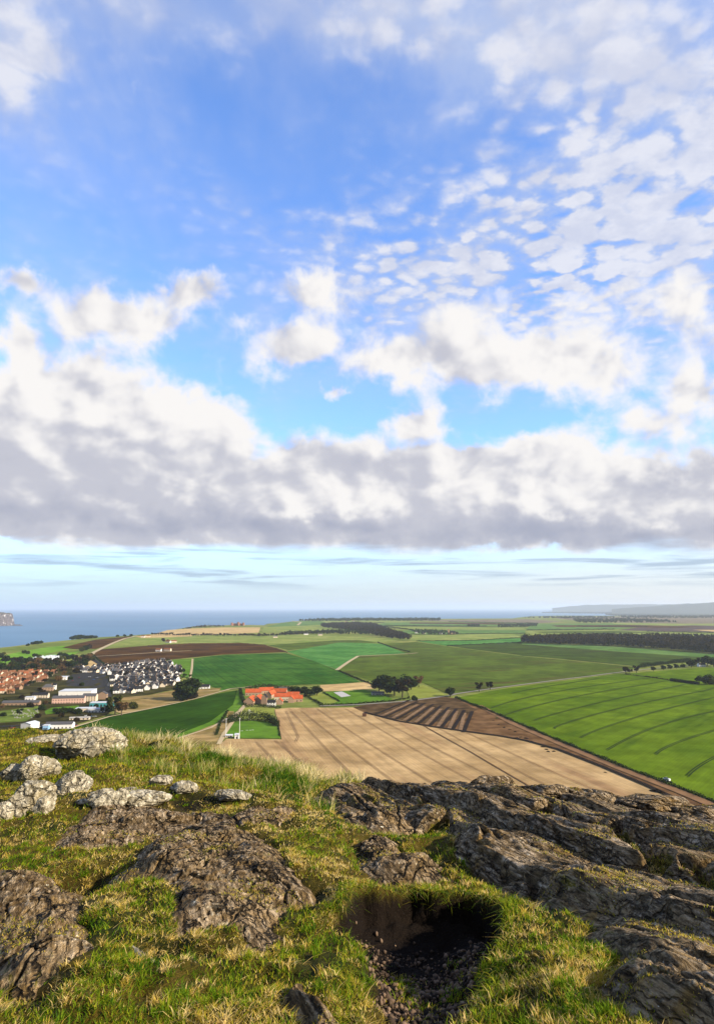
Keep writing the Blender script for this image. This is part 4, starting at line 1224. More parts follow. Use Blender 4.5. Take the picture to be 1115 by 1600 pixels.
x, y = scatter(430000, 1.9, 9.5)
dens = 0.50 + 0.9 * fbm(x * 3.3, y * 3.3, 3, seed=55)
pd = pit_depth(x, y)
keep = (rng.random(len(x)) < np.clip(dens, 0.05, 1)) & ((pd < 0.035) | ((perlin(x * 5.2, y * 5.2, 58) > -0.06) & (rng.random(len(x)) < 0.85) & (y < 4.0)))
for (hx, hy), r, d in HOLES: keep &= ~((np.hypot(x - hx, y - hy) < r * 0.7) & (rng.random(len(x)) < 0.8))
x, y = x[keep], y[keep]; k = free(x, y, 0.005); x, y = x[k], y[k]
n = len(x)
tt = turf_tint(x, y) + 0.22 * rng.standard_normal(n)
Lb = (0.017 + 0.022 * rng.random(n)) * (0.75 + 0.7 * smooth(0.62 - tt, -0.1, 0.3)) * (0.8 + 0.09 * y)
blades('turf_grass', x, y, Lb, (0.0021 + 0.00055 * y) * (0.7 + 0.6 * rng.random(n)), tt, 0.35 + 0.65 * rng.random(n), short_m, 'short green and straw coloured turf covering the hilltop')
# moss and grass on the rocks' gaps and ledges
x, y = scatter(170000, 2.3, 9.0)
zr = rock_top(x, y); ms = np.maximum(smooth(fbm(x * 1.7, y * 1.7, 4, seed=75), 0.16, 0.34), smooth(gap_mask(x, y), 0.15, 0.5))
k = (zr > -50) & (zr > soil(x, y)) & (rng.random(len(x)) < ms * 0.9) & (pit_depth(x, y) < 0.02)
x, y, zr = x[k], y[k], zr[k]; n = len(x)
blades('moss_grass', x, y, (0.008 + 0.014 * rng.random(n) + 0.001 * y) * (1 + 1.3 * gap_mask(x, y)), (0.002 + 0.0006 * y), 0.70 + 0.15 * rng.standard_normal(n), 0.3 + 0.8 * rng.random(n), short_m, 'ochre moss and wispy grass growing on the rock ledges', zbase=zr)
# rank grass over the pit edge and larger clumps
rim = []
for (ax, ay), (bx_, by_) in zip(PIT, PIT[1:]):
    m_ = int(math.hypot(bx_ - ax, by_ - ay) * 900)
    t = rng.random(m_); rim.append(np.stack([ax + (bx_ - ax) * t, ay + (by_ - ay) * t], 1))
rim = np.concatenate(rim) + rng.normal(0, 0.035, (sum(map(len, rim)), 2)); rim = rim[(rim[:, 1] > 2.6)]
x, y = rim[:, 0], rim[:, 1] + 0.02; k = pit_depth(x, y) < 0.12; x, y = x[k], y[k]; n = len(x)
blades('rim_grass', x, y, 0.045 + 0.075 * rng.random(n), 0.003 + 0 * x, 0.45 + 0.2 * rng.standard_normal(n), 0.5 + 0.8 * rng.random(n), short_m, 'longer grass hanging over the rim of the gravel pit', droop=1.5, wind=(0, -0.7))
# tall pale tussocks on the left slope and along the brow
x = rng.uniform(-10.5, 1.2, 190000); y = rng.uniform(7.2, 16.5, 190000)
u = x / y; c = crest(u)
tz = smooth(y - (c - 4.2), 0.0, 1.6) * smooth(u, -0.40, -0.30) * smooth(-u, -0.02, 0.03)
tuft = fbm(x * 1.5, y * 1.1, 3, seed=61)
k = (y < c + 0.9) & (rng.random(len(x)) < tz * np.clip(0.5 + 1.6 * tuft, 0.04, 1)); x, y = x[k], y[k]
k = free(x, y, 0.02); x, y = x[k], y[k]; n = len(x); u = x / y; c = crest(u)
edge = smooth(y - c, -1.3, -0.2)
straw_ = smooth(fbm(x * 1.9 + 9, y * 1.4, 3, seed=63), 0.0, 0.2)
tt = 0.20 + 0.42 * edge + 0.42 * straw_ + 0.13 * rng.standard_normal(n)
blades('tussock_grass', x, y, (0.08 + 0.17 * rng.random(n)) * (0.7 + 0.5 * straw_ + 0.3 * edge), 0.006 + 0.004 * rng.random(n), tt, 0.25 + 0.5 * rng.random(n), tall_m, 'long pale and green tussock grass along the brow of the hill', wind=(0.5, -0.3))
# grass of the far left turf beyond the boulders
x = rng.uniform(-12, 2.5, 130000); y = rng.uniform(8.5, 15.5, 130000); u = x / y; c = crest(u)
k = (y < c + 0.5); x, y = x[k], y[k]; k = free(x, y, 0.01); x, y = x[k], y[k]; n = len(x)
tt = 0.56 + 0.26 * fbm(x * 0.8, y * 0.8, 3, seed=65) + 0.3 * fbm(x * 2.3, y * 2.3, 3, seed=66) + 0.14 * rng.standard_normal(n)
blades('upper_turf', x, y, 0.03 + 0.05 * rng.random(n), 0.008 + 0 * x, tt, 0.4 + 0.7 * rng.random(n), short_m, 'mossy yellow green turf between the pale boulders')
# rough tufts and mats of dead grass that break up the turf
tx, ty = scatter(1500, 2.4, 8.5); k = free(tx, ty, 0.0) & (pit_depth(tx, ty) < 0.04); tx, ty = tx[k], ty[k]
m_ = 34; a_ = rng.uniform(0, 2 * math.pi, (len(tx), m_)); rr_ = np.abs(rng.normal(0, 0.022, (len(tx), m_)))
x = (tx[:, None] + np.cos(a_) * rr_).ravel(); y = (ty[:, None] + np.sin(a_) * rr_).ravel()
kt = np.repeat(np.where(rng.random(len(tx)) < 0.45, 0.34, 0.86) + 0.06 * rng.standard_normal(len(tx)), m_)
blades('grass_tufts', x, y, np.repeat(0.035 + 0.05 * rng.random(len(tx)), m_) * (0.6 + 0.6 * rng.random(len(x))), 0.0024 + 0.0006 * y, kt + 0.08 * rng.standard_normal(len(x)), 0.3 + 0.6 * rng.random(len(x)), short_m, 'rough tufts of longer green and dead grass in the turf', droop=0.9)
x, y = scatter(160000, 2.0, 9.0)
k = (fbm(x * 1.6 + 3, y * 1.6, 4, seed=81) > 0.16) & (pit_depth(x, y) < 0.04); x, y = x[k], y[k]; k = free(x, y, 0.005); x, y = x[k], y[k]; n = len(x)
blades('dead_grass', x, y, 0.02 + 0.025 * rng.random(n), 0.0018 + 0.0005 * y, 0.86 + 0.12 * rng.standard_normal(n), 1.0 + 0.9 * rng.random(n), short_m, 'matted dead straw lying over patches of the turf', droop=0.3)
# a few dry stalks
x, y = scatter(260, 2.7, 6.5); k = free(x, y, 0.0) & (pit_depth(x, y) < 0.03); x, y = x[k], y[k]; n = len(x)
blades('dry_stalks', x, y, 0.06 + 0.10 * rng.random(n), 0.0028 + 0 * x, 0.9 + 0.1 * rng.random(n), 0.5 + 0.9 * rng.random(n), short_m, 'scattered dry bent stalks standing in the turf', droop=1.2)

# ================================================================== MIDDLE DISTANCE: trees, hedges, woods, houses
rnd = random.Random(11)


def leaf_mat(name, a, b2):
    m, nt, b = new_mat(name)
    n1 = noise(nt, gpos(nt), 0.35, 3, 0.6)
    ge = nt.nodes.new('ShaderNodeObjectInfo')
    c = mixc(nt, sstep(n1, 0.35, 0.65), a, b2)
    k = S(nt, ge.outputs['Random']) * 0.5 + 0.75
    kk = nt.nodes.new('ShaderNodeCombineColor'); [wire(nt, kk.inputs[i], k) for i in range(3)]
    wire(nt, b.inputs['Base Color'], mixc(nt, 1.0, c, S(nt, kk.outputs[0]), 'MULTIPLY')); b.inputs['Specular IOR Level'].default_value = 0.02
    return m


lf_dark = leaf_mat('evergreen_leaves', (0.008, 0.016, 0.004), (0.028, 0.042, 0.010))
lf_bare = leaf_mat('bare_twigs', (0.010, 0.008, 0.004), (0.034, 0.024, 0.011))
lf_brown = leaf_mat('winter_brown_twigs', (0.075, 0.045, 0.018), (0.16, 0.095, 0.035))
lf_olive = leaf_mat('olive_leaves', (0.030, 0.036, 0.008), (0.075, 0.080, 0.016))
bark = plain('bark', (0.055, 0.042, 0.030))


def leaf_tris(cs, rs, n, size, rg):
    """n small leaf clumps spread in ellipsoids cs (centres) rs (radii), more on the outside"""
    cs = np.array(cs); rs = np.array(rs); k = rg.integers(0, len(cs), n)
    d = rg.standard_normal((n, 3)); d /= np.linalg.norm(d, axis=1)[:, None]
    r = rg.random(n) ** 0.45
    c = cs[k] + d * r[:, None] * rs[k]
    a = rg.standard_normal((n, 3)); a /= np.linalg.norm(a, axis=1)[:, None]
    b = np.cross(a, rg.standard_normal((n, 3))); b /= np.linalg.norm(b, axis=1)[:, None]
    s = size * (0.6 + 0.8 * rg.random(n))[:, None]
    V = np.stack([c - a * s, c + a * s * 0.8 - b * s * 0.7, c + a * s * 0.5 + b * s], 1)
    return V.reshape(-1, 3), np.arange(3 * n).reshape(-1, 3).astype(np.int32)


def tree_mesh(shape, seed, n=950, leaf=0.62):
    """unit: a tree 10 m tall; returns crown verts, faces and a trunk builder"""
    rg = np.random.default_rng(seed)
    mb = MB(); mb.bar((0, 0, -0.5), (0.15, 0.1, 3.0), 0.34, 7, 0.22); mb.bar((0.15, 0.1, 3.0), (0.0, 0.2, 6.2), 0.22, 6, 0.08)
    cs, rs = [], []
    if shape == 'round':
        for i in range(8):
            a = i * 2.4 + seed; rr_ = 1.7 + 0.6 * rg.random(); h = 2.9 + 4.8 * rg.random()
            cs.append((math.cos(a) * rr_, math.sin(a) * rr_, h)); q = 1.6 + 0.8 * rg.random(); rs.append((q, q, q * 0.85))
            mb.bar((0.1, 0.1, 2.4 + i * 0.25), (cs[-1][0] * .8, cs[-1][1] * .8, h), 0.11, 4, 0.03)
        cs.append((0, 0, 5.6)); rs.append((2.6, 2.6, 3.8))
    elif shape == 'bare':
        n = int(n * 0.75)
        for i in range(10):
            a = i * 2.1 + seed; rr_ = 1.2 + 1.6 * rg.random(); h = 4.5 + 4.5 * rg.random()
            cs.append((math.cos(a) * rr_, math.sin(a) * rr_, h)); q = 1.0 + 0.6 * rg.random(); rs.append((q, q, q))
            mb.bar((0.1, 0.1, 2.2 + i * 0.3), (cs[-1][0], cs[-1][1], h), 0.12, 4, 0.02)
    elif shape == 'cone':
        for i in range(7):
            h = 1.6 + i * 1.25; q = 2.0 * (1 - i / 8.0) + 0.3
            cs.append((0.2 * math.sin(i + seed), 0.2 * math.cos(i * 2), h)); rs.append((q, q, 0.9))
    else:                      # 'bush'
        for i in range(6):
            a = i * 1.9 + seed
            cs.append((math.cos(a) * 1.9, math.sin(a) * 1.9, 2.2 + 2.5 * rg.random())); rs.append((2.2, 2.2, 2.6))
        cs.append((0, 0, 4.5)); rs.append((2.8, 2.8, 3.6))
    v, f = leaf_tris(cs, rs, n, leaf, rg)
    v[:, 2] = np.maximum(v[:, 2], 0.25)
    return v, f, mb


PROTO = {}


def proto(shape, mat, seed):
    key = (shape, mat.name, seed)
    if key not in PROTO:
        v, f, mb = tree_mesh(shape, seed)
        root = empty('tree', (0, 0, 0))
        cr = mesh_obj('crown', v, f, mat, root)
        tk = mb.build('trunk', bark, root)
        PROTO[key] = [root, False]
    return PROTO[key]


def land_z(x, y): return float(land_h(x, y))


def put_tree(px, py, hpx, shape, mat, label, group=None, seed=None, cat='tree', wide=1.0, name=None):
    """base of the tree at a photograph pixel, hpx = its height in photo pixels"""
    x, y, z = g(px, py)
    d = math.sqrt(x * x + y * y)
    sc_ = max(0.15, hpx * d / FOC / 9.6)
    pr = proto(shape, mat, seed if seed is not None else rnd.randint(1, 3))
    if not pr[1]: o = pr[0]; pr[1] = True
    else: o = copy_tree(pr[0])
    o.name = name or ('shrub' if shape == 'bush' else 'tree')
    o.location = (x, y, z); o.rotation_euler = (0, 0, rnd.uniform(0, 6.28)); w = sc_ * wide * rnd.uniform(1.2, 1.45); o.scale = (w, w, sc_)
    for k in ('label', 'category', 'group'):
        if k in o: del o[k]
    return tag(o, label, cat, group)


# farm and lane trees
for i, (px, py, h, t) in enumerate([(462, 1087, 15, 'leftmost'), (472, 1087, 14, 'second'), (484, 1088, 14, 'third'), (495, 1087, 15, 'last')]):
    put_tree(px, py, h, 'round', lf_dark, f'dark round tree behind the red roofed farm, {t} of the row of four', seed=1 + i % 3, wide=1.15)
for i, (px, py, h, sh, m_, lab) in enumerate([
    (592, 1080, 24, 'round', lf_dark, 'dark tree at the left end of the clump by the lane'), (604, 1083, 28, 'round', lf_dark, 'broad dark tree in the left part of the lane clump'),
    (616, 1087, 27, 'round', lf_dark, 'large dark tree at the front of the lane clump'), (628, 1090, 26, 'bare', lf_bare, 'brownish tree at the front right of the lane clump'),
    (612, 1075, 20, 'bare', lf_bare, 'bare tree behind the big dark ones in the lane clump'), (632, 1075, 22, 'round', lf_dark, 'tall dark tree at the back right of the lane clump'),
    (642, 1078, 18, 'round', lf_dark, 'dark tree at the right end of the lane clump'), (654, 1074, 16, 'bare', lf_brown, 'small brown tree standing just right of the lane clump'),
    (647, 1095, 10, 'bush', lf_dark, 'small round dark bush below the lane clump'), (703, 1089, 15, 'round', lf_dark, 'round dark tree alone at the corner of the lane and the dig'),
    (748, 1081, 13, 'bare', lf_bare, 'bare tree beside the lane, left one of a pair'), (765, 1078, 12, 'bare', lf_bare, 'bare tree beside the lane, right one of a pair'),
    (977, 1053, 10, 'bare', lf_bare, 'slim bare tree on the lane, left of three'), (983, 1053, 8, 'bare', lf_bare, 'slim bare tree on the lane, middle of three'), (994, 1052, 10, 'bare', lf_bare, 'slim bare tree on the lane, right of three'),
    (292, 1094, 40, 'round', lf_dark, 'tall dark tree standing above the dry scrub left of the farm'), (284, 1095, 22, 'bush', lf_dark, 'dark bush at the foot of the tall tree by the scrub'),
    (300, 1092, 16, 'bush', lf_bare, 'low brown bush right of the tall tree by the scrub'), (180, 1116, 26, 'bare', lf_olive, 'olive brown tree at the left end of the dry scrub'), (190, 1119, 20, 'bare', lf_brown, 'brown tree at the lower end of the dry scrub'),
    (208, 1108, 14, 'bush', lf_olive, 'olive bush in the middle of the dry scrub'), (171, 1113, 16, 'bush', lf_dark, 'dark bush between the car park and the dry scrub'),
    (1107, 1070, 18, 'bush', lf_dark, 'big dark tree clump at the end of the short row on the bright field'), (1092, 1067, 11, 'round', lf_dark, 'dark tree next to the clump on the bright green field'),
    (1079, 1043, 13, 'round', lf_dark, 'dark tree left of the cottage by the far lane'), (1089, 1040, 10, 'bare', lf_bare, 'bare tree just above the far lane cottage'), (1104, 1041, 15, 'round', lf_dark, 'tall dark tree right of the far lane cottage'), (1114, 1042, 14, 'round', lf_dark, 'dark tree at the right edge by the far lane'),
]): put_tree(px, py, h, sh, m_, lab)
for i in range(13): put_tree(1049 + i * 3.3, 1064.6 + i * 0.42, 5.5, 'bush', lf_dark, 'small dark tree in the short row edging the bright green field', 'short tree row on the bright field')
for px, py in [(1020, 1049), (1036, 1047), (1046, 1046), (1056, 1045), (1066, 1044)]: put_tree(px, py, 7, 'round', lf_dark, 'small dark tree spaced along the far end of the lane', 'small trees along the far lane')
# windbreak along the pale coast fields
for i in range(86):
    t = i / 85; px = 238 + 292 * t
    py = np.interp(px, [238, 300, 400, 530], [993, 994.5, 995, 988.5])
    put_tree(px + rnd.uniform(-.6, .6), py, rnd.uniform(3.6, 5.6), 'bare' if px < 400 else 'round', lf_bare, 'bare tree of the long windbreak, ' + ('left end above the brown field' if px < 310 else 'part below the cliff top castle' if px < 400 else 'part beside the wood at its right end' if px > 470 else 'part right of the castle'), 'windbreak trees ' + str(int(px < 310) + 2 * int(px < 400) + 4 * int(px > 470)), wide=0.8)
# belt behind the red roofed houses, and town trees
tpoly = [(-30, 1036), (30, 1036), (60, 1033), (95, 1038), (140, 1030), (160, 1024), (140, 1040), (112, 1050), (70, 1052), (30, 1048), (-30, 1054)]
n = 0
while n < 88:
    px, py = rnd.uniform(-30, 160), rnd.uniform(1022, 1056)
    if not in_poly(np.array([px]), np.array([py]), tpoly)[0]: continue
    n += 1
    sh = rnd.choice(['bare', 'round', 'bush']); m_ = rnd.choice([lf_dark, lf_bare, lf_dark, lf_olive, lf_brown])
    zn = 'left of the caravans' if px < 45 else 'below the caravans' if px < 100 else 'right of the caravans'
    kd = {'bare': 'bare ', 'round': 'full crowned ', 'bush': 'bushy '}[sh] + {lf_dark.name: 'dark', lf_bare.name: 'dull brown', lf_olive.name: 'olive', lf_brown.name: 'russet'}[m_.name]
    put_tree(px, py, rnd.uniform(7, 12), sh, m_, kd + ' tree in the belt behind the town, ' + zn, kd + ' trees ' + zn)
TT = [(4, 1062), (14, 1068), (22, 1058), (30, 1075), (38, 1064), (48, 1070), (55, 1058), (62, 1078), (70, 1066), (78, 1058), (84, 1072), (92, 1062), (15, 1084), (2, 1080), (34, 1090), (52, 1088), (66, 1086), (100, 1056), (110, 1060),
      (120, 1052), (8, 1096), (128, 1070), (72, 1098), (48, 1104), (66, 1108), (130, 1108), (120, 1126), (3, 1105), (150, 1104), (158, 1100), (160, 1112), (6, 1118), (30, 1118), (60, 1120), (140, 1120), (96, 1122), (176, 1080), (215, 1075), (222, 1060), (262, 1058), (252, 1070), (198, 1056), (232, 1050), (276, 1062), (284, 1052), (60, 1046), (90, 1050), (100, 1046), (16, 1050)]
for px, py in TT:
    sh = rnd.choice(['bare', 'round', 'bush']); m_ = rnd.choice([lf_dark, lf_bare, lf_bare, lf_brown, lf_olive])
    zn = 'among the white estate houses' if px > 172 else 'among the orange roofed houses' if py < 1088 and px < 90 else 'around the school' if px > 80 else 'around the churchyard'
    kd = {'bare': 'bare ', 'round': 'full crowned ', 'bush': 'bushy '}[sh] + {lf_dark.name: 'dark', lf_bare.name: 'dull brown', lf_olive.name: 'olive', lf_brown.name: 'russet'}[m_.name]
    put_tree(px, py + 2, rnd.uniform(6, 11), sh, m_, kd + ' tree ' + zn, kd + ' trees ' + zn)
for i in range(22):
    put_tree(rnd.uniform(84, 124), rnd.uniform(1112, 1117), rnd.uniform(6, 9), 'bush', lf_dark, 'dark bush in the belt below the school playing field', 'bushes below the school field')
for i, (px, py, h) in enumerate([(52, 1007, 5), (58, 1006.5, 6), (64, 1005.5, 5), (44, 1009, 4), (113, 999.5, 6), (119, 999, 8), (125, 998.5, 8), (131, 998, 7), (137, 998, 6), (143, 997.5, 6), (149, 997, 5), (184, 995, 4), (195, 994.5, 4), (205, 994, 4)]):
    put_tree(px, py, h, 'bush', lf_dark, 'dark coastal shrub standing at the sea edge of the green fields', 'coastal shrubs at the edge of the sea', wide=1.3)
for px, py, h in [(38, 1021, 6), (44, 1022, 6), (55, 1027, 7), (62, 1028, 6), (94, 1026, 8), (102, 1028, 9), (108, 1030, 8), (114, 1028, 7), (134, 1016, 9), (140, 1013, 8), (128, 1018, 8), (0, 1028, 9), (6, 1024, 6), (262, 1003, 5), (256, 1002.5, 4), (255, 1001, 5)]:
    put_tree(px, py, h, 'bush', rnd.choice([lf_dark, lf_bare, lf_olive]), 'dark bush scattered over the coastal green fields', 'bushes on the coastal fields')


def hedge(pts, h, w, label, mat=None, dens=1.0, size=0.6, px=True, cat='hedge'):
    """a hedge of leaf clumps along a photographed line; h, w in metres"""
    rg = np.random.default_rng(len(bpy.data.objects))
    p = np.array([g(*q)[:2] for q in pts]) if px else np.array(pts)
    seg = np.hypot(*np.diff(p, axis=0).T); Ls = np.concatenate([[0], np.cumsum(seg)]); n = int(min(9000, max(120, Ls[-1] * dens * h * 1.6)))
    size = max(size, (Ls[-1] * (h + w) / n) ** 0.5 * 0.8)
    t = rg.random(n) * Ls[-1]
    x = np.interp(t, Ls, p[:, 0]); y = np.interp(t, Ls, p[:, 1])
    hh = h * (0.75 + 0.35 * np.sin(t / (h * 2.3)) * np.sin(t / (h * 5.1) + 1) + 0.15 * rg.standard_normal(n))
    c = np.stack([x + rg.uniform(-.5, .5, n) * w, y + rg.uniform(-.5, .5, n) * w, land_h(x, y) + hh * rg.random(n) ** 0.7], 1)
    a = rg.standard_normal((n, 3)); a /= np.linalg.norm(a, axis=1)[:, None]; b = np.cross(a, rg.standard_normal((n, 3))); b /= np.linalg.norm(b, axis=1)[:, None]
    s = size * (0.6 + 0.8 * rg.random(n))[:, None]
    V = np.stack([c - a * s, c + a * s * .8 - b * s * .7, c + a * s * .5 + b * s], 1).reshape(-1, 3)
    o = mesh_obj('hedge', V, np.arange(3 * n).reshape(-1, 3).astype(np.int32), mat or lf_dark)
    return tag(o, label, cat)


hedge([(711, 1091), (760, 1110), (820, 1136), (876, 1160), (930, 1182), (970, 1199), (1040, 1225), (1115, 1254), (1160, 1271)], 3.2, 3.5, 'dark hedge between the bright green field and the tan field', dens=3)
hedge([(529, 1049), (560, 1062), (586, 1072)], 3, 4, 'dark hedge at the lower left edge of the wide olive field')
hedge([(590, 1004), (612, 1012), (640, 1019)], 3.5, 4, 'dark hedge running down from the middle wood')
hedge([(1000, 1043.5), (1040, 1037.5), (1075, 1033.5)], 9, 14, 'thick dark hedge near the far lane cottage', dens=2)
hedge([(975, 1054), (1010, 1058), (1050, 1064)], 2.5, 3, 'dark hedge line across the upper part of the bright field', lf_bare)
hedge([(500, 1103), (560, 1100), (612, 1096), (640, 1091)], 3, 3.5, 'clipped hedge below the lawn and tennis court')
hedge([(505, 1083), (530, 1097)], 2.5, 2.5, 'hedge between the yellow paddock and the lawn')
hedge([(476, 1087), (500, 1100), (505, 1104)], 3, 3, 'dark hedge right of the farm along the yellow paddock')
hedge([(384, 1105), (400, 1105.5), (420, 1106), (438, 1107)], 5, 6, 'dark shrub border along the front of the farm', dens=2)
hedge([(355, 1131), (365, 1128), (380, 1127), (395, 1126.5), (413, 1127.5), (425, 1130), (433, 1136)], 10.5, 7, 'tall clipped dark hedge curving round the paddock', dens=3)
hedge([(434, 1136), (437, 1152)], 1.6, 1.5, 'low hedge down the right side of the paddock')
hedge([(143, 1022), (152, 1030), (166, 1041)], 4, 4, 'dark hedge beside the cutting at the brown field corner')
hedge([(375, 1079), (378, 1092), (383, 1103)], 5, 5, 'dark hedge along the left of the farm yard', dens=2)
hedge([(384, 1079), (420, 1076), (450, 1078), (470, 1084)], 8, 8, 'dark row of shrubs behind the farm roofs', lf_bare, dens=2)
hedge([(640, 991.5), (700, 992), (740, 990.5), (820, 990)], 5, 6, 'thin hedge across the far green fields')
hedge([(585, 977.5), (640, 984), (655, 989)], 7, 7, 'hedge running from the wood to the far village')
hedge([(650, 1002), (740, 1001), (815, 997)], 4, 5, 'far hedge above the blue green strip')
hedge([(698, 1009.5), (760, 1006.5), (815, 1004)], 4, 5, 'far hedge above the dark strip field')
hedge([(412, 1009), (430, 1013), (449, 1020)], 2.5, 3, 'low bank at the right tip of the brown field', lf_brown)
hedge([(230, 1009.5), (300, 1006), (375, 1005.2), (415, 1008.3)], 2.5, 3, 'thin hedge along the upper edge of the brown field', lf_brown)
hedge([(167, 1041), (230, 1034.5), (265, 1031.5)], 5, 5, 'dark shrub line behind the white housing estate')
hedge([(356, 1112), (344, 1130), (338, 1150)], 3, 3, 'dark hedge beside the farm path')
for a_, b_, w_ in [((500, 975.6), (600, 973.2), 1), ((600, 977.6), (760, 978.6), 1), ((700, 971.6), (840, 974.2), 1), ((822, 985), (960, 983.6), 1), ((900, 979), (1010, 979.5), 1), ((860, 993.5), (960, 990), 1), ((1010, 987), (1120, 990), 1)]:
    hedge([a_, b_], 7, 8, {500: 'far hedge left of the coastal wood', 600: 'far hedge above the village', 700: 'far hedge below the coast', 822: 'far hedge above the long wood', 900: 'far hedge beside the heath', 860: 'far hedge just behind the long wood', 1010: 'far hedge under the purple heath'}[a_[0]])


def woodland(poly, count, h, mat_, label, leaf=1.9, per=46):
    """a wood that reads as one mass"""
    P2 = [g(*q)[:2] for q in poly]; A = np.array(P2); rg = np.random.default_rng(int(abs(A.sum())) % 9999)
    xs, ys = [], []
    while len(xs) < count:
        x = rg.uniform(A[:, 0].min(), A[:, 0].max(), count); y = rg.uniform(A[:, 1].min(), A[:, 1].max(), count)
        k = in_poly(x, y, P2); xs += list(x[k]); ys += list(y[k])
    xs, ys = np.array(xs[:count]), np.array(ys[:count])
    hh = h * (0.7 + 0.5 * rg.random(count)); z0 = land_h(xs, ys)
    n = count * per; k = np.repeat(np.arange(count), per)
    d = rg.standard_normal((n, 3)); d /= np.linalg.norm(d, axis=1)[:, None]; r = rg.random(n) ** 0.45
    c = np.stack([xs[k] + d[:, 0] * r * hh[k] * 0.33, ys[k] + d[:, 1] * r * hh[k] * 0.33, z0[k] + hh[k] * (0.58 + 0.42 * d[:, 2] * r)], 1)
    a = rg.standard_normal((n, 3)); a /= np.linalg.norm(a, axis=1)[:, None]; b = np.cross(a, rg.standard_normal((n, 3))); b /= np.linalg.norm(b, axis=1)[:, None]
    s = leaf * (0.6 + 0.8 * rg.random(n))[:, None]
    V = np.stack([c - a * s, c + a * s * .8 - b * s * .7, c + a * s * .5 + b * s], 1).reshape(-1, 3)
    o = mesh_obj('woodland', V, np.arange(3 * n).reshape(-1, 3).astype(np.int32), mat_)
    return tag(o, label, 'wood', kind='stuff')


woodland([(816, 1003), (870, 1001), (960, 1000), (1060, 1003), (1250, 1008), (1250, 1030), (1115, 1022), (1030, 1015), (960, 1010), (880, 1008), (816, 1005)], 3000, 30, lf_bare, 'long dark wood stretching across the fields on the right', leaf=2.7)
woodland([(506, 977), (560, 975.5), (585, 977), (600, 984), (638, 996), (640, 1001), (620, 1000), (596, 996), (570, 990), (540, 985), (500, 980)], 1700, 24, lf_bare, 'dark brown wood in the middle of the far fields', leaf=2.5)
woodland([(440, 989), (500, 987), (575, 985), (580, 992), (500, 991), (440, 993)], 260, 16, lf_dark, 'narrow dark wood joining the windbreak to the middle wood')
woodland([(459, 971), (500, 969), (540, 968), (595, 968), (640, 969.3), (600, 970.8), (520, 971)], 420, 26, lf_dark, 'dark wood on the far coast left of centre', leaf=3.5)
woodland([(600, 968.5), (650, 967.8), (690, 968), (686, 970.3), (640, 971), (600, 970.5)], 260, 26, lf_dark, 'dark wood on the far coast right of centre', leaf=3.5)
woodland([(641, 986), (660, 985), (690, 987), (720, 991), (690, 992.5), (655, 991)], 150, 14, lf_dark, 'trees round the far village')
woodland([(730, 978), (748, 977), (748, 979.5), (730, 980)], 70, 16, lf_dark, 'small dark copse in the far fields')
woodland([(775, 977), (840, 975), (838, 980), (778, 981)], 200, 16, lf_dark, 'dark copse left of the long wood and nearer the sea')
woodland([(895, 969), (980, 968), (1040, 971), (1060, 973.5), (980, 973.5), (900, 974)], 420, 26, lf_dark, 'far dark wood before the grey hills', leaf=3.5)
woodland([(820, 965.5), (880, 964.5), (960, 964.5), (960, 966), (880, 967)], 220, 24, lf_dark, 'thin dark strip of trees by the far bay', leaf=4)
woodland([(960, 963.6), (1115, 963.4), (1250, 963.4), (1250, 966), (1100, 966.5), (980, 966)], 600, 26, lf_dark, 'thin dark wooded strip on the far right coast', leaf=4.5)
woodland([(1010, 992), (1115, 995), (1250, 999), (1250, 1002), (1110, 999), (1010, 995)], 260, 15, lf_bare, 'dark hedge trees beyond the long wood')
woodland([(319, 977.8), (345, 977.8), (352, 979.5), (330, 980), (282, 984), (290, 982)], 130, 10, lf_bare, 'low dark scrub along the cliff left of the castle', leaf=1.5)

# ------------------------------------------------------------------ buildings
def wallm(name, c): return plain(name, c, scale=0.4, var=0.12)


white_w = wallm('white_render', (0.74, 0.71, 0.66)); cream_w = wallm('cream_render', (0.62, 0.52, 0.38)); pink_w = wallm('pink_render', (0.60, 0.38, 0.29)); stone_w = wallm('sandstone', (0.30, 0.20, 0.13))
slate = wallm('slate_roof', (0.022, 0.022, 0.025)); slate2 = wallm('grey_roof', (0.085, 0.082, 0.085)); ptile = plain('orange_pantile', (0.40, 0.085, 0.030), scale=0.25, var=0.45); btile = wallm('brown_tile', (0.20, 0.085, 0.04)); metal = wallm('pale_metal_roof', (0.50, 0.52, 0.54)); teal_g = wallm('teal_cladding', (0.06, 0.28, 0.30))
glass_m, nt, b = new_mat('dark_window_glass'); b.inputs['Base Color'].default_value = (0.02, 0.025, 0.03, 1); b.inputs['Roughness'].default_value = 0.15
wood_w = wallm('white_timber', (0.7, 0.68, 0.62)); conc = wallm('concrete', (0.34, 0.32, 0.29))


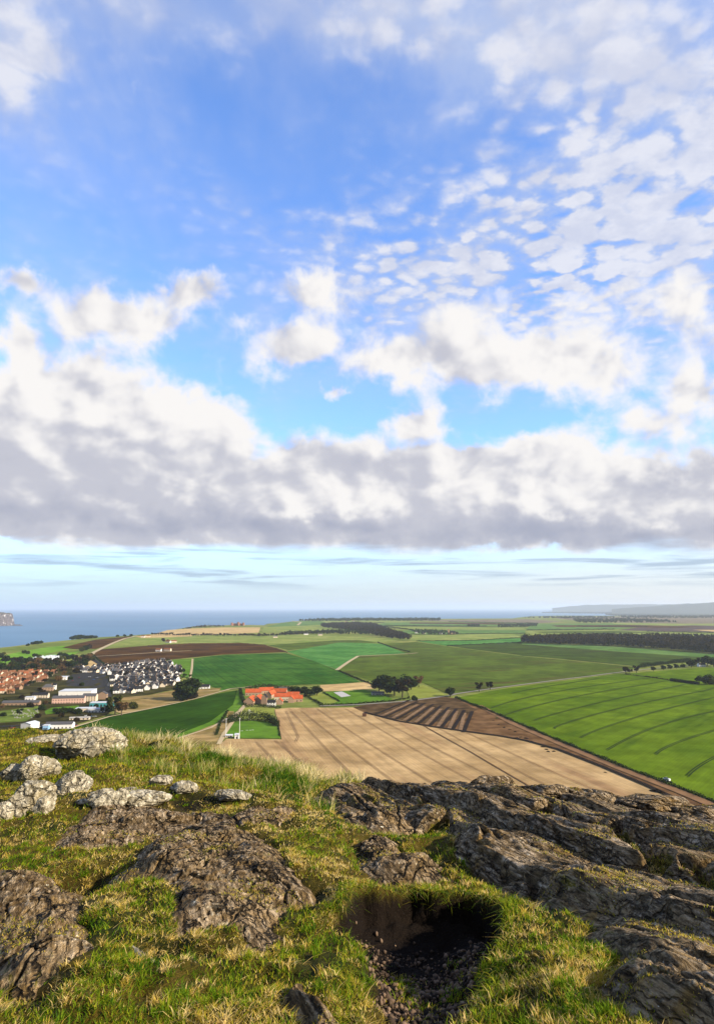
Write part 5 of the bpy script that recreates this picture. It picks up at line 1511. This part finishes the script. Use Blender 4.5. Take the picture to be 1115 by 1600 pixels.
def house(L, Wd, h, rise, wm, rm, chim=True, wins=None, roof='gable', label='', cat='house', name='house', doors=True, wing=None):
    root = empty(name, (0, 0, 0)); tag(root, label, cat)
    w = MB()
    if roof == 'gable': w.gable(L, Wd, -1, h + 1, rise)
    else: w.box(-L / 2, L / 2, -Wd / 2, Wd / 2, -1, h)
    if wing: w.add(*_wing(wing))
    w.build('wall', wm, root)
    r = MB()
    if roof == 'gable': r.roof(L, Wd, h, rise)
    elif roof == 'hip': r.hip(L, Wd, h + 0.01, rise)
    else: r.box(-L / 2 - .3, L / 2 + .3, -Wd / 2 - .3, Wd / 2 + .3, h + .01, h + .55)
    ro = r.build('roof', rm, root)
    if chim:
        c = MB(); c.box(L * .32, L * .32 + .9, -.5, .5, h + rise * .4, h + rise + 1.1); c.box(L * .32 - .08, L * .32 + .98, -.58, .58, h + rise + 1.1, h + rise + 1.3); c.build('chimney', stone_w, ro)
    for side in (-1, 1):
        for (wx, wz, ww, wh) in (wins or [(-L * .28, 1.0, 1.5, 1.3), (L * .28, 1.0, 1.5, 1.3), (-L * .28, h - 1.7, 1.3, 1.2), (L * .28, h - 1.7, 1.3, 1.2)]):
            m = MB(); y = side * (Wd / 2 + .03); m.box(wx - ww / 2, wx + ww / 2, min(y, y - side * .08), max(y, y - side * .08), wz, wz + wh); m.build('window', glass_m, root)
    if doors:
        m = MB(); m.box(-.5, .5, -Wd / 2 - .05, -Wd / 2 + .02, 0, 2.1); m.build('door', slate, root)
    return root


def _wing(w):
    x, y, L, Wd, h, rise = w
    m = MB(); m.gable(L, Wd, -1, h + 1, rise, x, y); return m.v, m.f


def photo_px(x, y, z=0.0):
    """where a point of the plain appears in the photograph"""
    z = z - HC; c, s = math.cos(R_(PITCH)), math.sin(R_(PITCH)); f = y * c + z * s; v = -y * s + z * c
    return 557.5 + FOC * x / f, 800.0 - FOC * v / f


def place(o, px, py, rz=0.0, s=1.0, first=False):
    x, y, z = g(px, py); o.location = (x, y, z); o.rotation_euler = (0, 0, rz); o.scale = (s, s, s); return o


def relabel(o, label, group):
    o['label'] = label
    if group: o['group'] = group
    return o


# white estate
hp = [house(10.5, 7.6, 5.2, 3.6, white_w, slate, label='x'), house(9, 7.2, 5.0, 3.8, white_w, slate2, label='x'), house(13, 8, 4.0, 3.4, cream_w, slate, label='x'), house(8.5, 7.0, 5.2, 3.4, white_w, slate, label='x')]
used = [False] * 20
epoly = [(118, 1046), (150, 1044), (176, 1041.5), (232, 1034.5), (258, 1034), (281, 1044), (281, 1056), (274, 1070), (240, 1078), (208, 1084), (176, 1086), (172, 1072), (176, 1058), (150, 1052), (120, 1052)]
EP = [g(*p)[:2] for p in epoly]; EA = np.array(EP)
LABE = ['white house with steep black slate roof in the white estate', 'white house with grey roof in the white estate', 'long cream house with dark roof in the white estate', 'small white house with dark roof in the white estate']
y = EA[:, 1].min(); row = 0
while y < EA[:, 1].max():
    x = EA[:, 0].min() + (row % 2) * 7
    while x < EA[:, 0].max():
        xx, yy_ = x + rnd.uniform(-2.5, 2.5), y + rnd.uniform(-4, 4)
        if in_poly(np.array([xx]), np.array([yy_]), EP)[0] and rnd.random() < 0.93:
            k = rnd.choice([0, 0, 1, 2, 3])
            o = hp[k] if not used[k] else copy_tree(hp[k]); used[k] = True
            o.location = (xx, yy_, land_z(xx, yy_)); o.scale = (1.12, 1.12, 1.12); o.rotation_euler = (0, 0, rnd.choice([0.25, 0.25, 1.8, 1.2, -0.4, 2.4]) + rnd.uniform(-.15, .15))
            qx, qy = photo_px(xx, yy_)
            zn = 'white estate, ' + ('back' if qy < 1046 else 'front' if qy > 1066 else 'middle') + ' rows, ' + ('left end' if qx < 190 else 'right end' if qx > 240 else 'centre')
            relabel(o, LABE[k].replace('in the white estate', '') + 'in the ' + zn, ['slate roofed', 'grey roofed', 'long cream', 'small white'][k] + ' houses ' + zn)
        x += 14
    y += 23; row += 1
# orange roofed terraces at the left edge
hp2 = [house(12, 7.5, 4.6, 3.2, stone_w, btile, label='x'), house(9.5, 7.5, 4.8, 3.0, cream_w, wallm('faded_pantile', (0.27, 0.085, 0.035)), label='x')]
used = [False] * 4
opoly = [(-40, 1053), (30, 1052), (60, 1050), (78, 1046), (92, 1045), (84, 1056), (66, 1066), (40, 1074), (20, 1084), (-40, 1090)]
OP = [g(*p)[:2] for p in opoly]; OA = np.array(OP); y = OA[:, 1].min(); row = 0
while y < OA[:, 1].max():
    x = OA[:, 0].min() + (row % 2) * 8
    while x < OA[:, 0].max():
        xx, yy_ = x + rnd.uniform(-2, 2), y + rnd.uniform(-4, 4)
        if in_poly(np.array([xx]), np.array([yy_]), OP)[0] and rnd.random() < 0.80:
            k = rnd.choice([0, 0, 1])
            o = hp2[k] if not used[k] else copy_tree(hp2[k]); used[k] = True
            o.location = (xx, yy_, land_z(xx, yy_)); o.rotation_euler = (0, 0, rnd.choice([0.1, 0.5, -0.3]) + rnd.uniform(-.1, .1))
            qx, qy = photo_px(xx, yy_); zn = 'nearest the tree belt' if qy < 1060 else 'nearest the long brick building' if qy > 1072 else 'in the middle of the estate'
            relabel(o, ['stone house with brown tiled roof at far left, ', 'cream house with faded orange roof at far left, '][k] + zn, ['brown tiled houses ', 'orange tiled houses '][k] + zn)
        x += 17
    y += 30; row += 1
# static caravans
car = house(10, 4.2, 3.0, 0.9, white_w, metal, chim=False, label='x', cat='caravan', name='static_caravan', wins=[(-2.5, 1.1, 1.6, 1.0), (2.2, 1.1, 1.6, 1.0)])
used = False
CPx = [(45, 1031), (60, 1026.5), (92, 1024.5), (101, 1032), (80, 1035.5), (50, 1034)]; CP = [g(*p)[:2] for p in CPx]; CA_ = np.array(CP)
y = CA_[:, 1].min()
while y < CA_[:, 1].max():
    x = CA_[:, 0].min()
    while x < CA_[:, 0].max():
        xx, yy_ = x + rnd.uniform(-2, 2), y + rnd.uniform(-3, 3)
        if in_poly(np.array([xx]), np.array([yy_]), CP)[0]:
            o = car if not used else copy_tree(car); used = True
            o.location = (xx, yy_, land_z(xx, yy_)); o.rotation_euler = (0, 0, 0.9 + rnd.uniform(-.2, .2)); o.scale = (0.95, 0.95, 0.95)
            qx, qy = photo_px(xx, yy_); zn = ('left end' if qx < 62 else 'right end' if qx > 84 else 'middle') + ' of the caravan park' + (', back rows' if qy < 1029.5 else ', front rows')
            relabel(o, 'white static caravan at the ' + zn, 'static caravans, ' + zn)
        x += 12.5
    y += 21

# school and its neighbours
def block(name, label, cat, px, py, L, Wd, h, rise, wm, rm, rz=0.0, roof='gable', cols=6, rows=2, ww=1.4, wh=1.5, chim=False, s=1.0):
    wins = []
    for r in range(rows):
        for c in range(cols): wins.append((-L / 2 + L * (c + .5) / cols, 0.9 + r * (h - 0.6) / max(rows, 1), ww, wh))
    o = house(L, Wd, h, rise, wm, rm, chim=chim, wins=wins, roof=roof, label=label, cat=cat, name=name)
    return place(o, px, py, rz, s)


block('school', 'long pink and cream school building with grey roof', 'school', 108, 1099, 46, 12, 8.5, 3, pink_w, slate2, 0.16, cols=12, rows=2)
block('school_wing', 'cream right wing of the school beside the teal glass block', 'school', 141, 1096, 20, 12, 9, 3.2, cream_w, slate2, 0.10, cols=5, rows=3)
block('gable_house', 'brick gable fronted block at the right end of the school', 'building', 161, 1093, 9, 13, 9, 3.6, stone_w, slate2, 1.65, cols=3, rows=2)
block('sports_hall', 'large hall with flat pale metal roof behind the school', 'hall', 122, 1086, 52, 34, 8, 0, white_w, metal, 0.10, roof='flat', cols=6, rows=1)
block('sports_hall', 'small white flat roofed hall left of the large hall', 'hall', 100, 1062, 16, 22, 6, 0, white_w, metal, 0.1, roof='flat', cols=3, rows=1)
block('glass_block', 'low flat roofed block with teal glass walls below the school', 'building', 160, 1104, 32, 14, 6, 0, teal_g, metal, 0.14, roof='flat', cols=7, rows=1, ww=2.6, wh=3)
block('flat_block', 'pale flat roofed block left of the teal glass one', 'building', 134, 1112, 24, 12, 5, 0, cream_w, metal, 0.12, roof='flat', cols=5, rows=1)
block('flat_block', 'white flat roofed block with a dark forecourt by the car park', 'building', 152, 1113, 22, 10, 5, 0, white_w, metal, 0.10, roof='flat', cols=5, rows=1)
block('low_block', 'long low brick building with grey roof at the left of the school', 'building', 34, 1102, 52, 10, 4.5, 2.5, stone_w, slate2, 0.10, cols=9, rows=1)
block('terrace', 'cream terrace with dark roof above the low brick building', 'building', 64, 1091, 24, 9, 6, 3, cream_w, slate, 0.12, cols=6, rows=2)
block('terrace', 'white terrace with flat roof beside the cream terrace', 'building', 48, 1094, 14, 9, 5, 0, white_w, metal, 0.1, roof='flat', cols=3, rows=1)
block('old_house', 'dark roofed old house among bare trees left of the hall', 'house', 75, 1080, 18, 11, 7, 5.5, stone_w, slate2, 0.3, roof='hip', cols=4, rows=2, chim=True)
block('white_house', 'tall narrow white house left of the large hall', 'house', 86, 1078, 5, 6, 9, 3, white_w, slate, 0.3, cols=1, rows=2)
block('white_shed', 'big white shed with grey pitched roof at the lower left', 'shed', 47, 1141, 15, 13, 8, 1.6, white_w, metal, 1.35, cols=2, rows=1, ww=2.5)
block('depot', 'long grey roofed depot right of the white shed', 'building', 94, 1138, 30, 12, 5.5, 2, white_w, slate2, 0.12, cols=7, rows=1)
block('depot', 'small blue and white office at the left end of the depot', 'building', 73, 1140, 6, 8, 5, 0, wallm('pale_blue_wall', (0.25, 0.42, 0.62)), metal, 0.12, roof='flat', cols=2, rows=1)
block('long_shed', 'long low pale shed above the dark green field', 'shed', 125, 1125, 24, 6, 3, 1, cream_w, conc, 0.2, cols=5, rows=1)
block('estate_block', 'large dark roofed building in the middle of the white estate', 'building', 183, 1062, 26, 14, 8, 5, white_w, slate, 1.9, cols=6, rows=2)
block('row_house', 'white cottage row standing alone right of the estate', 'house', 316, 1076, 26, 8, 4, 3.5, white_w, slate, 0.05, cols=5, rows=1)
block('grey_shed', 'dark shed at the edge of the lane clump with a pale roof', 'shed', 590, 1086, 20, 9, 4, 1.5, conc, slate2, 0.1, cols=4, rows=1)
block('cottage', 'white cottage among dark trees at the far lane', 'house', 1095, 1041.5, 18, 9, 5, 4, white_w, slate, 0.2, cols=3, rows=1, chim=True)
for i, (px, py, lab) in enumerate([(651, 989.5, 'white farmhouse at the left of the far village'), (661, 990.5, 'long white barn in the far village'), (688, 991, 'small white house right of the far village'), (430, 996.5, 'pale cottage below the windbreak'), (478, 992, 'pale building at the end of the windbreak'), (500, 993, 'small pale barn below the narrow wood'),
                                   (224, 996, 'pinkish farm near the coast road'), (232, 995.6, 'second pinkish barn near the coast road'), (263, 1004.5, 'cream cottages among shrubs on the pale field'), (272, 1004, 'cream barn on the pale field'), (248, 1018, 'pale farm building on the brown field'), (262, 1017.4, 'small stone barn on the brown field'), (552, 971, 'grey farm in front of the coastal wood'), (540, 972, 'grey barn by the coastal wood')]):
    block('cottage', lab, 'house', px, py, rnd.uniform(16, 24), 9, 6, 4, cream_w if i % 2 else white_w, slate2 if i < 6 else btile, rnd.uniform(-.4, .4), cols=4, rows=1)

# church with a tower in the far village
ch = house(22, 9, 7, 5, stone_w, slate, chim=False, label='small grey church with a square tower in the far village', cat='church', name='church', wins=[(-7, 2.5, 1.2, 3), (-2.5, 2.5, 1.2, 3), (2.5, 2.5, 1.2, 3), (7, 2.5, 1.2, 3)])
t = MB(); t.box(-16, -10.9, -3, 3, -1, 17); [t.box(a, a + 1, s * 3 - .5, s * 3 + .5, 17.01, 18) for a in (-16, -14.2, -12.1) for s in (-1, 1)]; t.build('tower', stone_w, ch)
place(ch, 706, 991, 0.2, 1.5)

# red roofed farm: every range a building of its own
FM = [('barn', 'large orange roofed barn at the left of the farm, front range', 392, 1100, 26, 15, 5.5, 6, 1.45), ('barn', 'orange roofed barn at the left of the farm, second range', 404, 1098, 24, 14, 5.5, 6, 1.45),
      ('barn', 'orange roofed barn behind the left ranges of the farm', 396, 1086, 26, 12, 5, 5, 0.1), ('barn', 'narrow orange roofed range behind the farm yard', 416, 1083, 24, 10, 5, 4.5, 0.3),
      ('barn', 'orange roofed cross range in the middle of the farm', 424, 1090, 22, 9, 6, 5, 1.3), ('farmhouse', 'long orange roofed range with white gables at the right of the farm', 446, 1094, 34, 9, 6, 5, 0.0),
      ('barn', 'orange roofed range at the right end of the farm', 464, 1096, 17, 10, 5, 4.5, 0.1), ('barn', 'small orange roofed wing in front of the long range', 437, 1100, 12, 9, 4.5, 4.5, 1.57),
      ('barn', 'small gabled orange roofed wing near the right end of the farm', 455, 1097.5, 9, 9, 5, 4.5, 1.57), ('barn', 'back range of the farm with orange roof under the dark trees', 436, 1085, 26, 9, 5, 4.5, -0.15),
      ('barn', 'low orange roofed byre behind the farmhouse', 458, 1089, 20, 8, 4, 4, -0.05)]
farm_w = wallm('farm_stone', (0.36, 0.24, 0.16))
for nm, lab, px, py, L_, W_, h_, ri, rz in FM:
    block(nm, lab, 'barn' if nm == 'barn' else 'farmhouse', px, py, L_, W_, h_, ri, farm_w if nm == 'barn' else cream_w, ptile, rz, cols=max(2, int(L_ / 5)), rows=1, chim=(nm == 'farmhouse'))
block('tower_house', 'grey stone tower house with slate roof in the middle of the farm', 'house', 413, 1101, 7, 8, 11, 5, stone_w, slate, 1.5, cols=1, rows=3)
block('farm_office', 'white flat fronted house at the front of the farm', 'house', 424, 1103, 12, 7, 5.5, 3, white_w, slate, 0.05, cols=3, rows=2)
block('stone_house', 'brown stone house with flat roof behind the farm', 'house', 442, 1083, 13, 9, 9, 0, stone_w, slate2, 0.05, roof='flat', cols=3, rows=2)

# castle ruin on the cliff
cs_ = empty('castle_ruin', (0, 0, 0)); tag(cs_, 'red sandstone castle ruin on the sea cliff', 'castle')
cm = plain('red_sandstone', (0.30, 0.135, 0.085), scale=0.05, var=0.35)
w = MB()
for i in range(9): w.box(-50 + i * 11.1, -50 + (i + 1) * 11.1, -3, 3, -3, 17 + (i * 7 % 4))
w.build('curtain_wall', cm, cs_)
for x_, r_, h_ in ((-50, 9, 23), (2, 11, 27), (44, 9, 23)):
    t = MB(); t.cyl(x_, -3.4, -3, h_, r_, r_ * .95, 12)
    for k in range(6): t.box(x_ - r_ + k * r_ / 3, x_ - r_ + k * r_ / 3 + r_ / 6, -3.4 - 2, 1, h_ + .01, h_ + 2 + (k % 2) * 1.5)
    t.build('tower', cm, cs_)
t = MB(); t.box(-3, 5, -14.5, -13.2, 0, 8); t.build('gate', glass_m, cs_)
x_, y_, z_ = g(372, 977.6); cs_.location = (x_, y_, z_); cs_.rotation_euler = (0, 0, -0.1); cs_.scale = (1.0, 0.95, 0.95)

# telegraph poles, hut, tent frame, sheds in the paddock
for px, py, hp_, lab in [(353, 1149, 25, 'pale pole at the left of the paddock'), (374, 1155, 31, 'taller pale pole beside the white hut')]:
    x, y, z = g(px, py); H_ = hp_ * math.hypot(x, y) / FOC
    root = empty('telegraph_pole', (x, y, z)); tag(root, lab, 'pole')
    MB().cyl(0, 0, -1, H_, .34, .24, 8).build('post', wood_w, root); MB().box(-1.1, 1.1, -.09, .09, H_ - 1.2, H_ - .95).build('crossarm', wood_w, root)
block('white_hut', 'small white hut at the foot of the taller pole', 'hut', 370, 1154, 4.5, 5, 4.2, 1.4, white_w, metal, 0.1, cols=1, rows=1)
block('pale_shed', 'low pale shed at the left of the paddock', 'shed', 358, 1152, 8, 4, 2.4, .8, cream_w, metal, 0.1, cols=2, rows=1)
for i, (px, py) in enumerate([(378, 1143), (386, 1142), (391, 1142), (395, 1141.6)]):
    o = empty('garden_table', g(px, py)); tag(o, 'small white picnic table on the paddock lawn', 'table', 'white picnic tables in the paddock')
    MB().box(-1.2, 1.2, -.45, .45, .75, .85).build('tabletop', wood_w, o); MB().box(-1.1, -.9, -.4, .4, 0, .74).build('leg', wood_w, o); MB().box(.9, 1.1, -.4, .4, 0, .74).build('leg', wood_w, o)
o = empty('tent_frame', g(389, 1125)); tag(o, 'white cone of poles standing above the tall clipped hedge', 'frame')
for k in range(9):
    a = 2 * math.pi * k / 9; MB().bar((math.cos(a) * 6.5, math.sin(a) * 6.5, 7.5), (0, 0, 13), .14, 5, .1).build('pole', wood_w, o)
MB().cyl(0, 0, -.5, 13.3, .25, .2, 8).build('mast', wood_w, o)


def car_(px, py, mat, label, rz, s=1.0, van=False, group=None):
    o = empty('parked_car' if not van else 'white_van', g(px, py)); tag(o, label, 'van' if van else 'car', group)
    h = 1.9 if van else .85
    b = MB(); b.box(-2.1, 2.1, -.85, .85, .3, h); ob = b.build('body', mat, o)
    t = MB(); zt = h + .55
    t.add([(-1.5, -.75, h + .01), (1.0, -.75, h + .01), (1.0, .75, h + .01), (-1.5, .75, h + .01), (-1.2, -.62, zt), (.4, -.62, zt), (.4, .62, zt), (-1.2, .62, zt)], [(0, 3, 2, 1), (4, 5, 6, 7), (0, 1, 5, 4), (1, 2, 6, 5), (2, 3, 7, 6), (3, 0, 4, 7)])
    t.build('cabin', glass_m, o)
    for x_ in (-1.3, 1.3):
        for y_ in (-.86, .86): MB().bar((x_, y_ - .1, .33), (x_, y_ + .1, .33), .33, 10).build('wheel', slate, o)
    o.rotation_euler = (0, 0, rz); o.scale = (s, s, s); return o


cpaint = [wallm('white_paint', (.8, .8, .8)), wallm('blue_paint', (.03, .12, .35)), wallm('silver_paint', (.45, .46, .48)), wallm('red_paint', (.35, .03, .02)), wallm('black_paint', (.02, .02, .022))]
car_(1041, 1221, cpaint[0], 'white van standing by the hedge of the bright green field', -0.9, 1.3, van=True)
for i, (px, py) in enumerate([(113, 1110), (116, 1112), (119, 1109), (122, 1113), (128, 1118), (134, 1119), (142, 1120), (148, 1120), (20, 1138), (28, 1139), (66, 1136), (70, 1134), (112, 1060), (124, 1059), (132, 1061), (140, 1058), (147, 1062), (152, 1059), (114, 1064), (136, 1066), (378, 1088), (379, 1093), (380, 1098), (120, 1134), (108, 1141), (114, 1140)]):
    k = i % 5
    car_(px, py, cpaint[k], ['white', 'blue', 'silver', 'red', 'black'][k] + ' car parked by the school and farm yards', rnd.choice([0.1, 1.6]), 1.15, group=['white', 'blue', 'silver', 'red', 'black'][k] + ' parked cars')
# lone machine in the tan field, spoil heaps
tr_ = empty('farm_trailer', g(569, 1120)); tag(tr_, 'dark high sided trailer alone in the tan field', 'trailer')
MB().box(-2.6, 2.6, -1.3, 1.3, 1.0, 4.4).build('body', wallm('rust_metal', (0.09, 0.045, 0.03)), tr_); MB().box(-4.6, -2.6, -.15, .15, 1.0, 1.25).build('drawbar', slate, tr_)
for x_ in (-1.2, 1.2):
    for y_ in (-1.45, 1.45): MB().bar((x_, y_ - .15, .6), (x_, y_ + .15, .6), .6, 12).build('wheel', slate, tr_)


def heap(px, py, L_, W_, H_, rz, label):
    rg = np.random.default_rng(int(px)); n = 28
    gx, gy = np.meshgrid(np.linspace(-1, 1, n), np.linspace(-1, 1, n))
    r = np.hypot(gx, gy); z = H_ * np.clip(1 - r ** 1.6, 0, 1) * (1 + 0.35 * fbm(gx * 3 + px, gy * 3, 3, seed=5)) - 0.35 * (r > 0.97)
    idx = np.arange(n * n).reshape(n, n); q = np.stack([idx[:-1, :-1], idx[:-1, 1:], idx[1:, 1:], idx[1:, :-1]], -1).reshape(-1, 4)
    o = mesh_obj('soil_heap', np.stack([gx * L_ / 2, gy * W_ / 2, z], -1), q.astype(np.int32), tr_b)
    o.location = g(px, py); o.rotation_euler = (0, 0, rz); return tag(o, label, 'soil heap')


heap(1027, 1239, 17, 5, 2.6, -0.95, 'dark mound of earth at the right end of the tan field')
heap(853, 1172, 7, 3, 1.4, -0.9, 'small dark earth heap in the tan field'); heap(945, 1208, 6, 2.2, 1.1, -0.9, 'dark earth heap between the small one and the long mound')
heap(806, 1155, 12, 4, 2.0, -0.3, 'dark earth heap at the end of the dig')
for k in range(12): heap(770 + k * 8.6, 1128 + k * 4.5 + rnd.uniform(-3, 3), rnd.uniform(5, 9), rnd.uniform(3, 5), rnd.uniform(.8, 1.6), rnd.uniform(0, 3), 'small spoil heap along the haul road')['group'] = 'spoil heaps along the haul road'
# gravestones
for i in range(46):
    px, py = rnd.uniform(18, 60), rnd.uniform(1109, 1124)
    x, y, z = g(px, py)
    m = MB(); m.box(-.45, .45, -.1, .1, -.2, 1.3); m.box(-.6, .6, -.3, .3, -.3, .18); m.cyl(0, 0, 0, 0.01, .01)
    if i == 0: gs = m.build('gravestone', conc); o = gs
    else: o = gs.copy(); COL.objects.link(o)
    o.location = (x, y, z); o.scale = (1.6, 1.6, 1.6); tag(o, 'pale gravestone in the grassy churchyard above the white shed', 'gravestone', 'gravestones in the churchyard')

# ------------------------------------------------------------------ island, far headland and hills
def sea_pt(px, py, z=ZS):
    x, y, w = ray(px, py); t = (z - HC) / w; return x * t, y * t


ix, iy = sea_pt(-14, 977.6)
n = 150
gx, gy = np.meshgrid(np.linspace(-1, 1, n), np.linspace(-1, 1, n))
X, Y = gx * 330, gy * 260
prof = 215 + 26 * fbm(np.arctan2(Y, X) * 2.2, X * 0, 3, seed=9)
r = np.hypot(X, Y * 1.25)
z = 128 * smooth(prof - r, -8, 34) * (1 + 0.0 * X)
z = z * (0.93 + 0.12 * np.cos(X / 190 + 0.5)) + 9 * fbm(X / 38, Y / 38, 4, seed=3) * smooth(prof - r, 0, 30)
tail = 13 * smooth(1 - np.hypot((X - 262) / 66, Y / 30), 0.0, 0.5) * (1 + .5 * fbm(X / 14, Y / 14, 3, seed=4))
z = np.maximum(z, tail) - 4
idx = np.arange(n * n).reshape(n, n); q = np.stack([idx[:-1, :-1], idx[:-1, 1:], idx[1:, 1:], idx[1:, :-1]], -1).reshape(-1, 4)
m, nt, b = new_mat('island_rock')
P = gpos(nt); n1 = noise(nt, P, 0.02, 6, 0.65); n2 = noise(nt, vec(nt, 0, 0, 0) if False else P, 0.09, 5, 0.7)
spz = nt.nodes.new('ShaderNodeSeparateXYZ'); wire(nt, spz.inputs[0], P)
ge = nt.nodes.new('ShaderNodeNewGeometry'); sn = nt.nodes.new('ShaderNodeSeparateXYZ'); nt.links.new(ge.outputs['Normal'], sn.inputs[0])
c = mixc(nt, sstep(n2, 0.42, 0.62), (0.055, 0.045, 0.045), (0.16, 0.13, 0.12))
c = mixc(nt, sstep(n1 + n2 * 0.5, 0.80, 0.95) * 0.85, c, (0.62, 0.60, 0.57))
c = mixc(nt, sstep(S(nt, sn.outputs[2]), 0.75, 0.95), c, (0.11, 0.095, 0.06))
wire(nt, b.inputs['Base Color'], c)
isl = mesh_obj('island', np.stack([X, Y, z], -1), q.astype(np.int32), m, smooth_=True); isl.location = (ix, iy, ZS)
tag(isl, 'steep rocky island with pale cliffs in the sea at the left edge', 'island', kind='structure')

far_m = plain('far_land', (0.05, 0.06, 0.04), scale=0.002, var=0.4)
hp_ = [sea_pt(x, y, -4) for x, y in [(846, 956.3), (900, 955.2), (960, 954.6), (1115, 954.2), (1300, 954.2), (1300, 960.4), (1080, 960.4), (960, 960), (945, 958.6), (1000, 957.4), (940, 957.2)]]
V = [(x, y, -4) for x, y in hp_] + [(x, y, ZS - 2) for x, y in hp_]; nn = len(hp_)
tag(mesh_obj('far_headland', V, [tuple(range(nn))] + [(i, (i + 1) % nn, nn + (i + 1) % nn, nn + i) for i in range(nn)], far_m), kind='structure')


def range_(name, pts, dist, depth, seed):
    """a line of hills: pts = skyline in photo pixels"""
    nx_, ny_ = 160, 26
    xs = np.linspace(pts[0][0], pts[-1][0], nx_); ys = np.interp(xs, [p[0] for p in pts], [p[1] for p in pts]) + 0.45 * fbm(xs / 34, xs * 0, 4, seed=seed)
    V = np.zeros((ny_, nx_, 3))
    for j in range(ny_):
        t = j / (ny_ - 1)
        for i in range(nx_):
            x, y, w = ray(xs[i], ys[i]); top = HC + w / math.hypot(x, y) * (dist + depth * .5)
            k = math.sin(math.pi * t) ** 0.8
            d = dist + depth * t; L_ = math.hypot(x, y)
            V[j, i] = (x / L_ * d, y / L_ * d, (ZS - 5) + (top - ZS + 5) * k * (1 + (0.10 * float(perlin(np.array(i / 9.0), np.array(j / 5.0 + seed))) if 0 < j < ny_ // 2 else 0)))
    idx = np.arange(nx_ * ny_).reshape(ny_, nx_); q = np.stack([idx[:-1, :-1], idx[:-1, 1:], idx[1:, 1:], idx[1:, :-1]], -1).reshape(-1, 4)
    tag(mesh_obj(name, V, q.astype(np.int32), far_m, smooth_=True), kind='structure')


range_('far_hills', [(862, 950.2), (890, 947.5), (920, 945.2), (975, 944.6), (1040, 944.2), (1115, 943.5), (1300, 941)], 33000, 5000, 3)
range_('far_hills', [(955, 951.5), (1000, 948.5), (1060, 944.6), (1115, 940.8), (1200, 936), (1300, 934)], 22000, 5000, 8)
# ------------------------------------------------------------------ haze
if HAZE > 0:
    m = bpy.data.materials.new('haze_air'); m.use_nodes = True; nt = m.node_tree; nt.nodes.clear()
    v = nt.nodes.new('ShaderNodeVolumePrincipled'); v.inputs['Color'].default_value = (0.84, 0.91, 0.98, 1); v.inputs['Density'].default_value = HAZE; v.inputs['Anisotropy'].default_value = 0.2
    o_ = nt.nodes.new('ShaderNodeOutputMaterial'); nt.links.new(v.outputs[0], o_.inputs['Volume'])
    z0, z1 = ZS - 6, 420.0
    bx = MB().box(-SEA - 50, SEA + 50, -3100, SEA + 50, z0, z1); hz = bx.build('haze', m); hz['kind'] = 'stuff'; hz['label'] = 'thin blue haze over the far land and sea'; hz['category'] = 'haze'
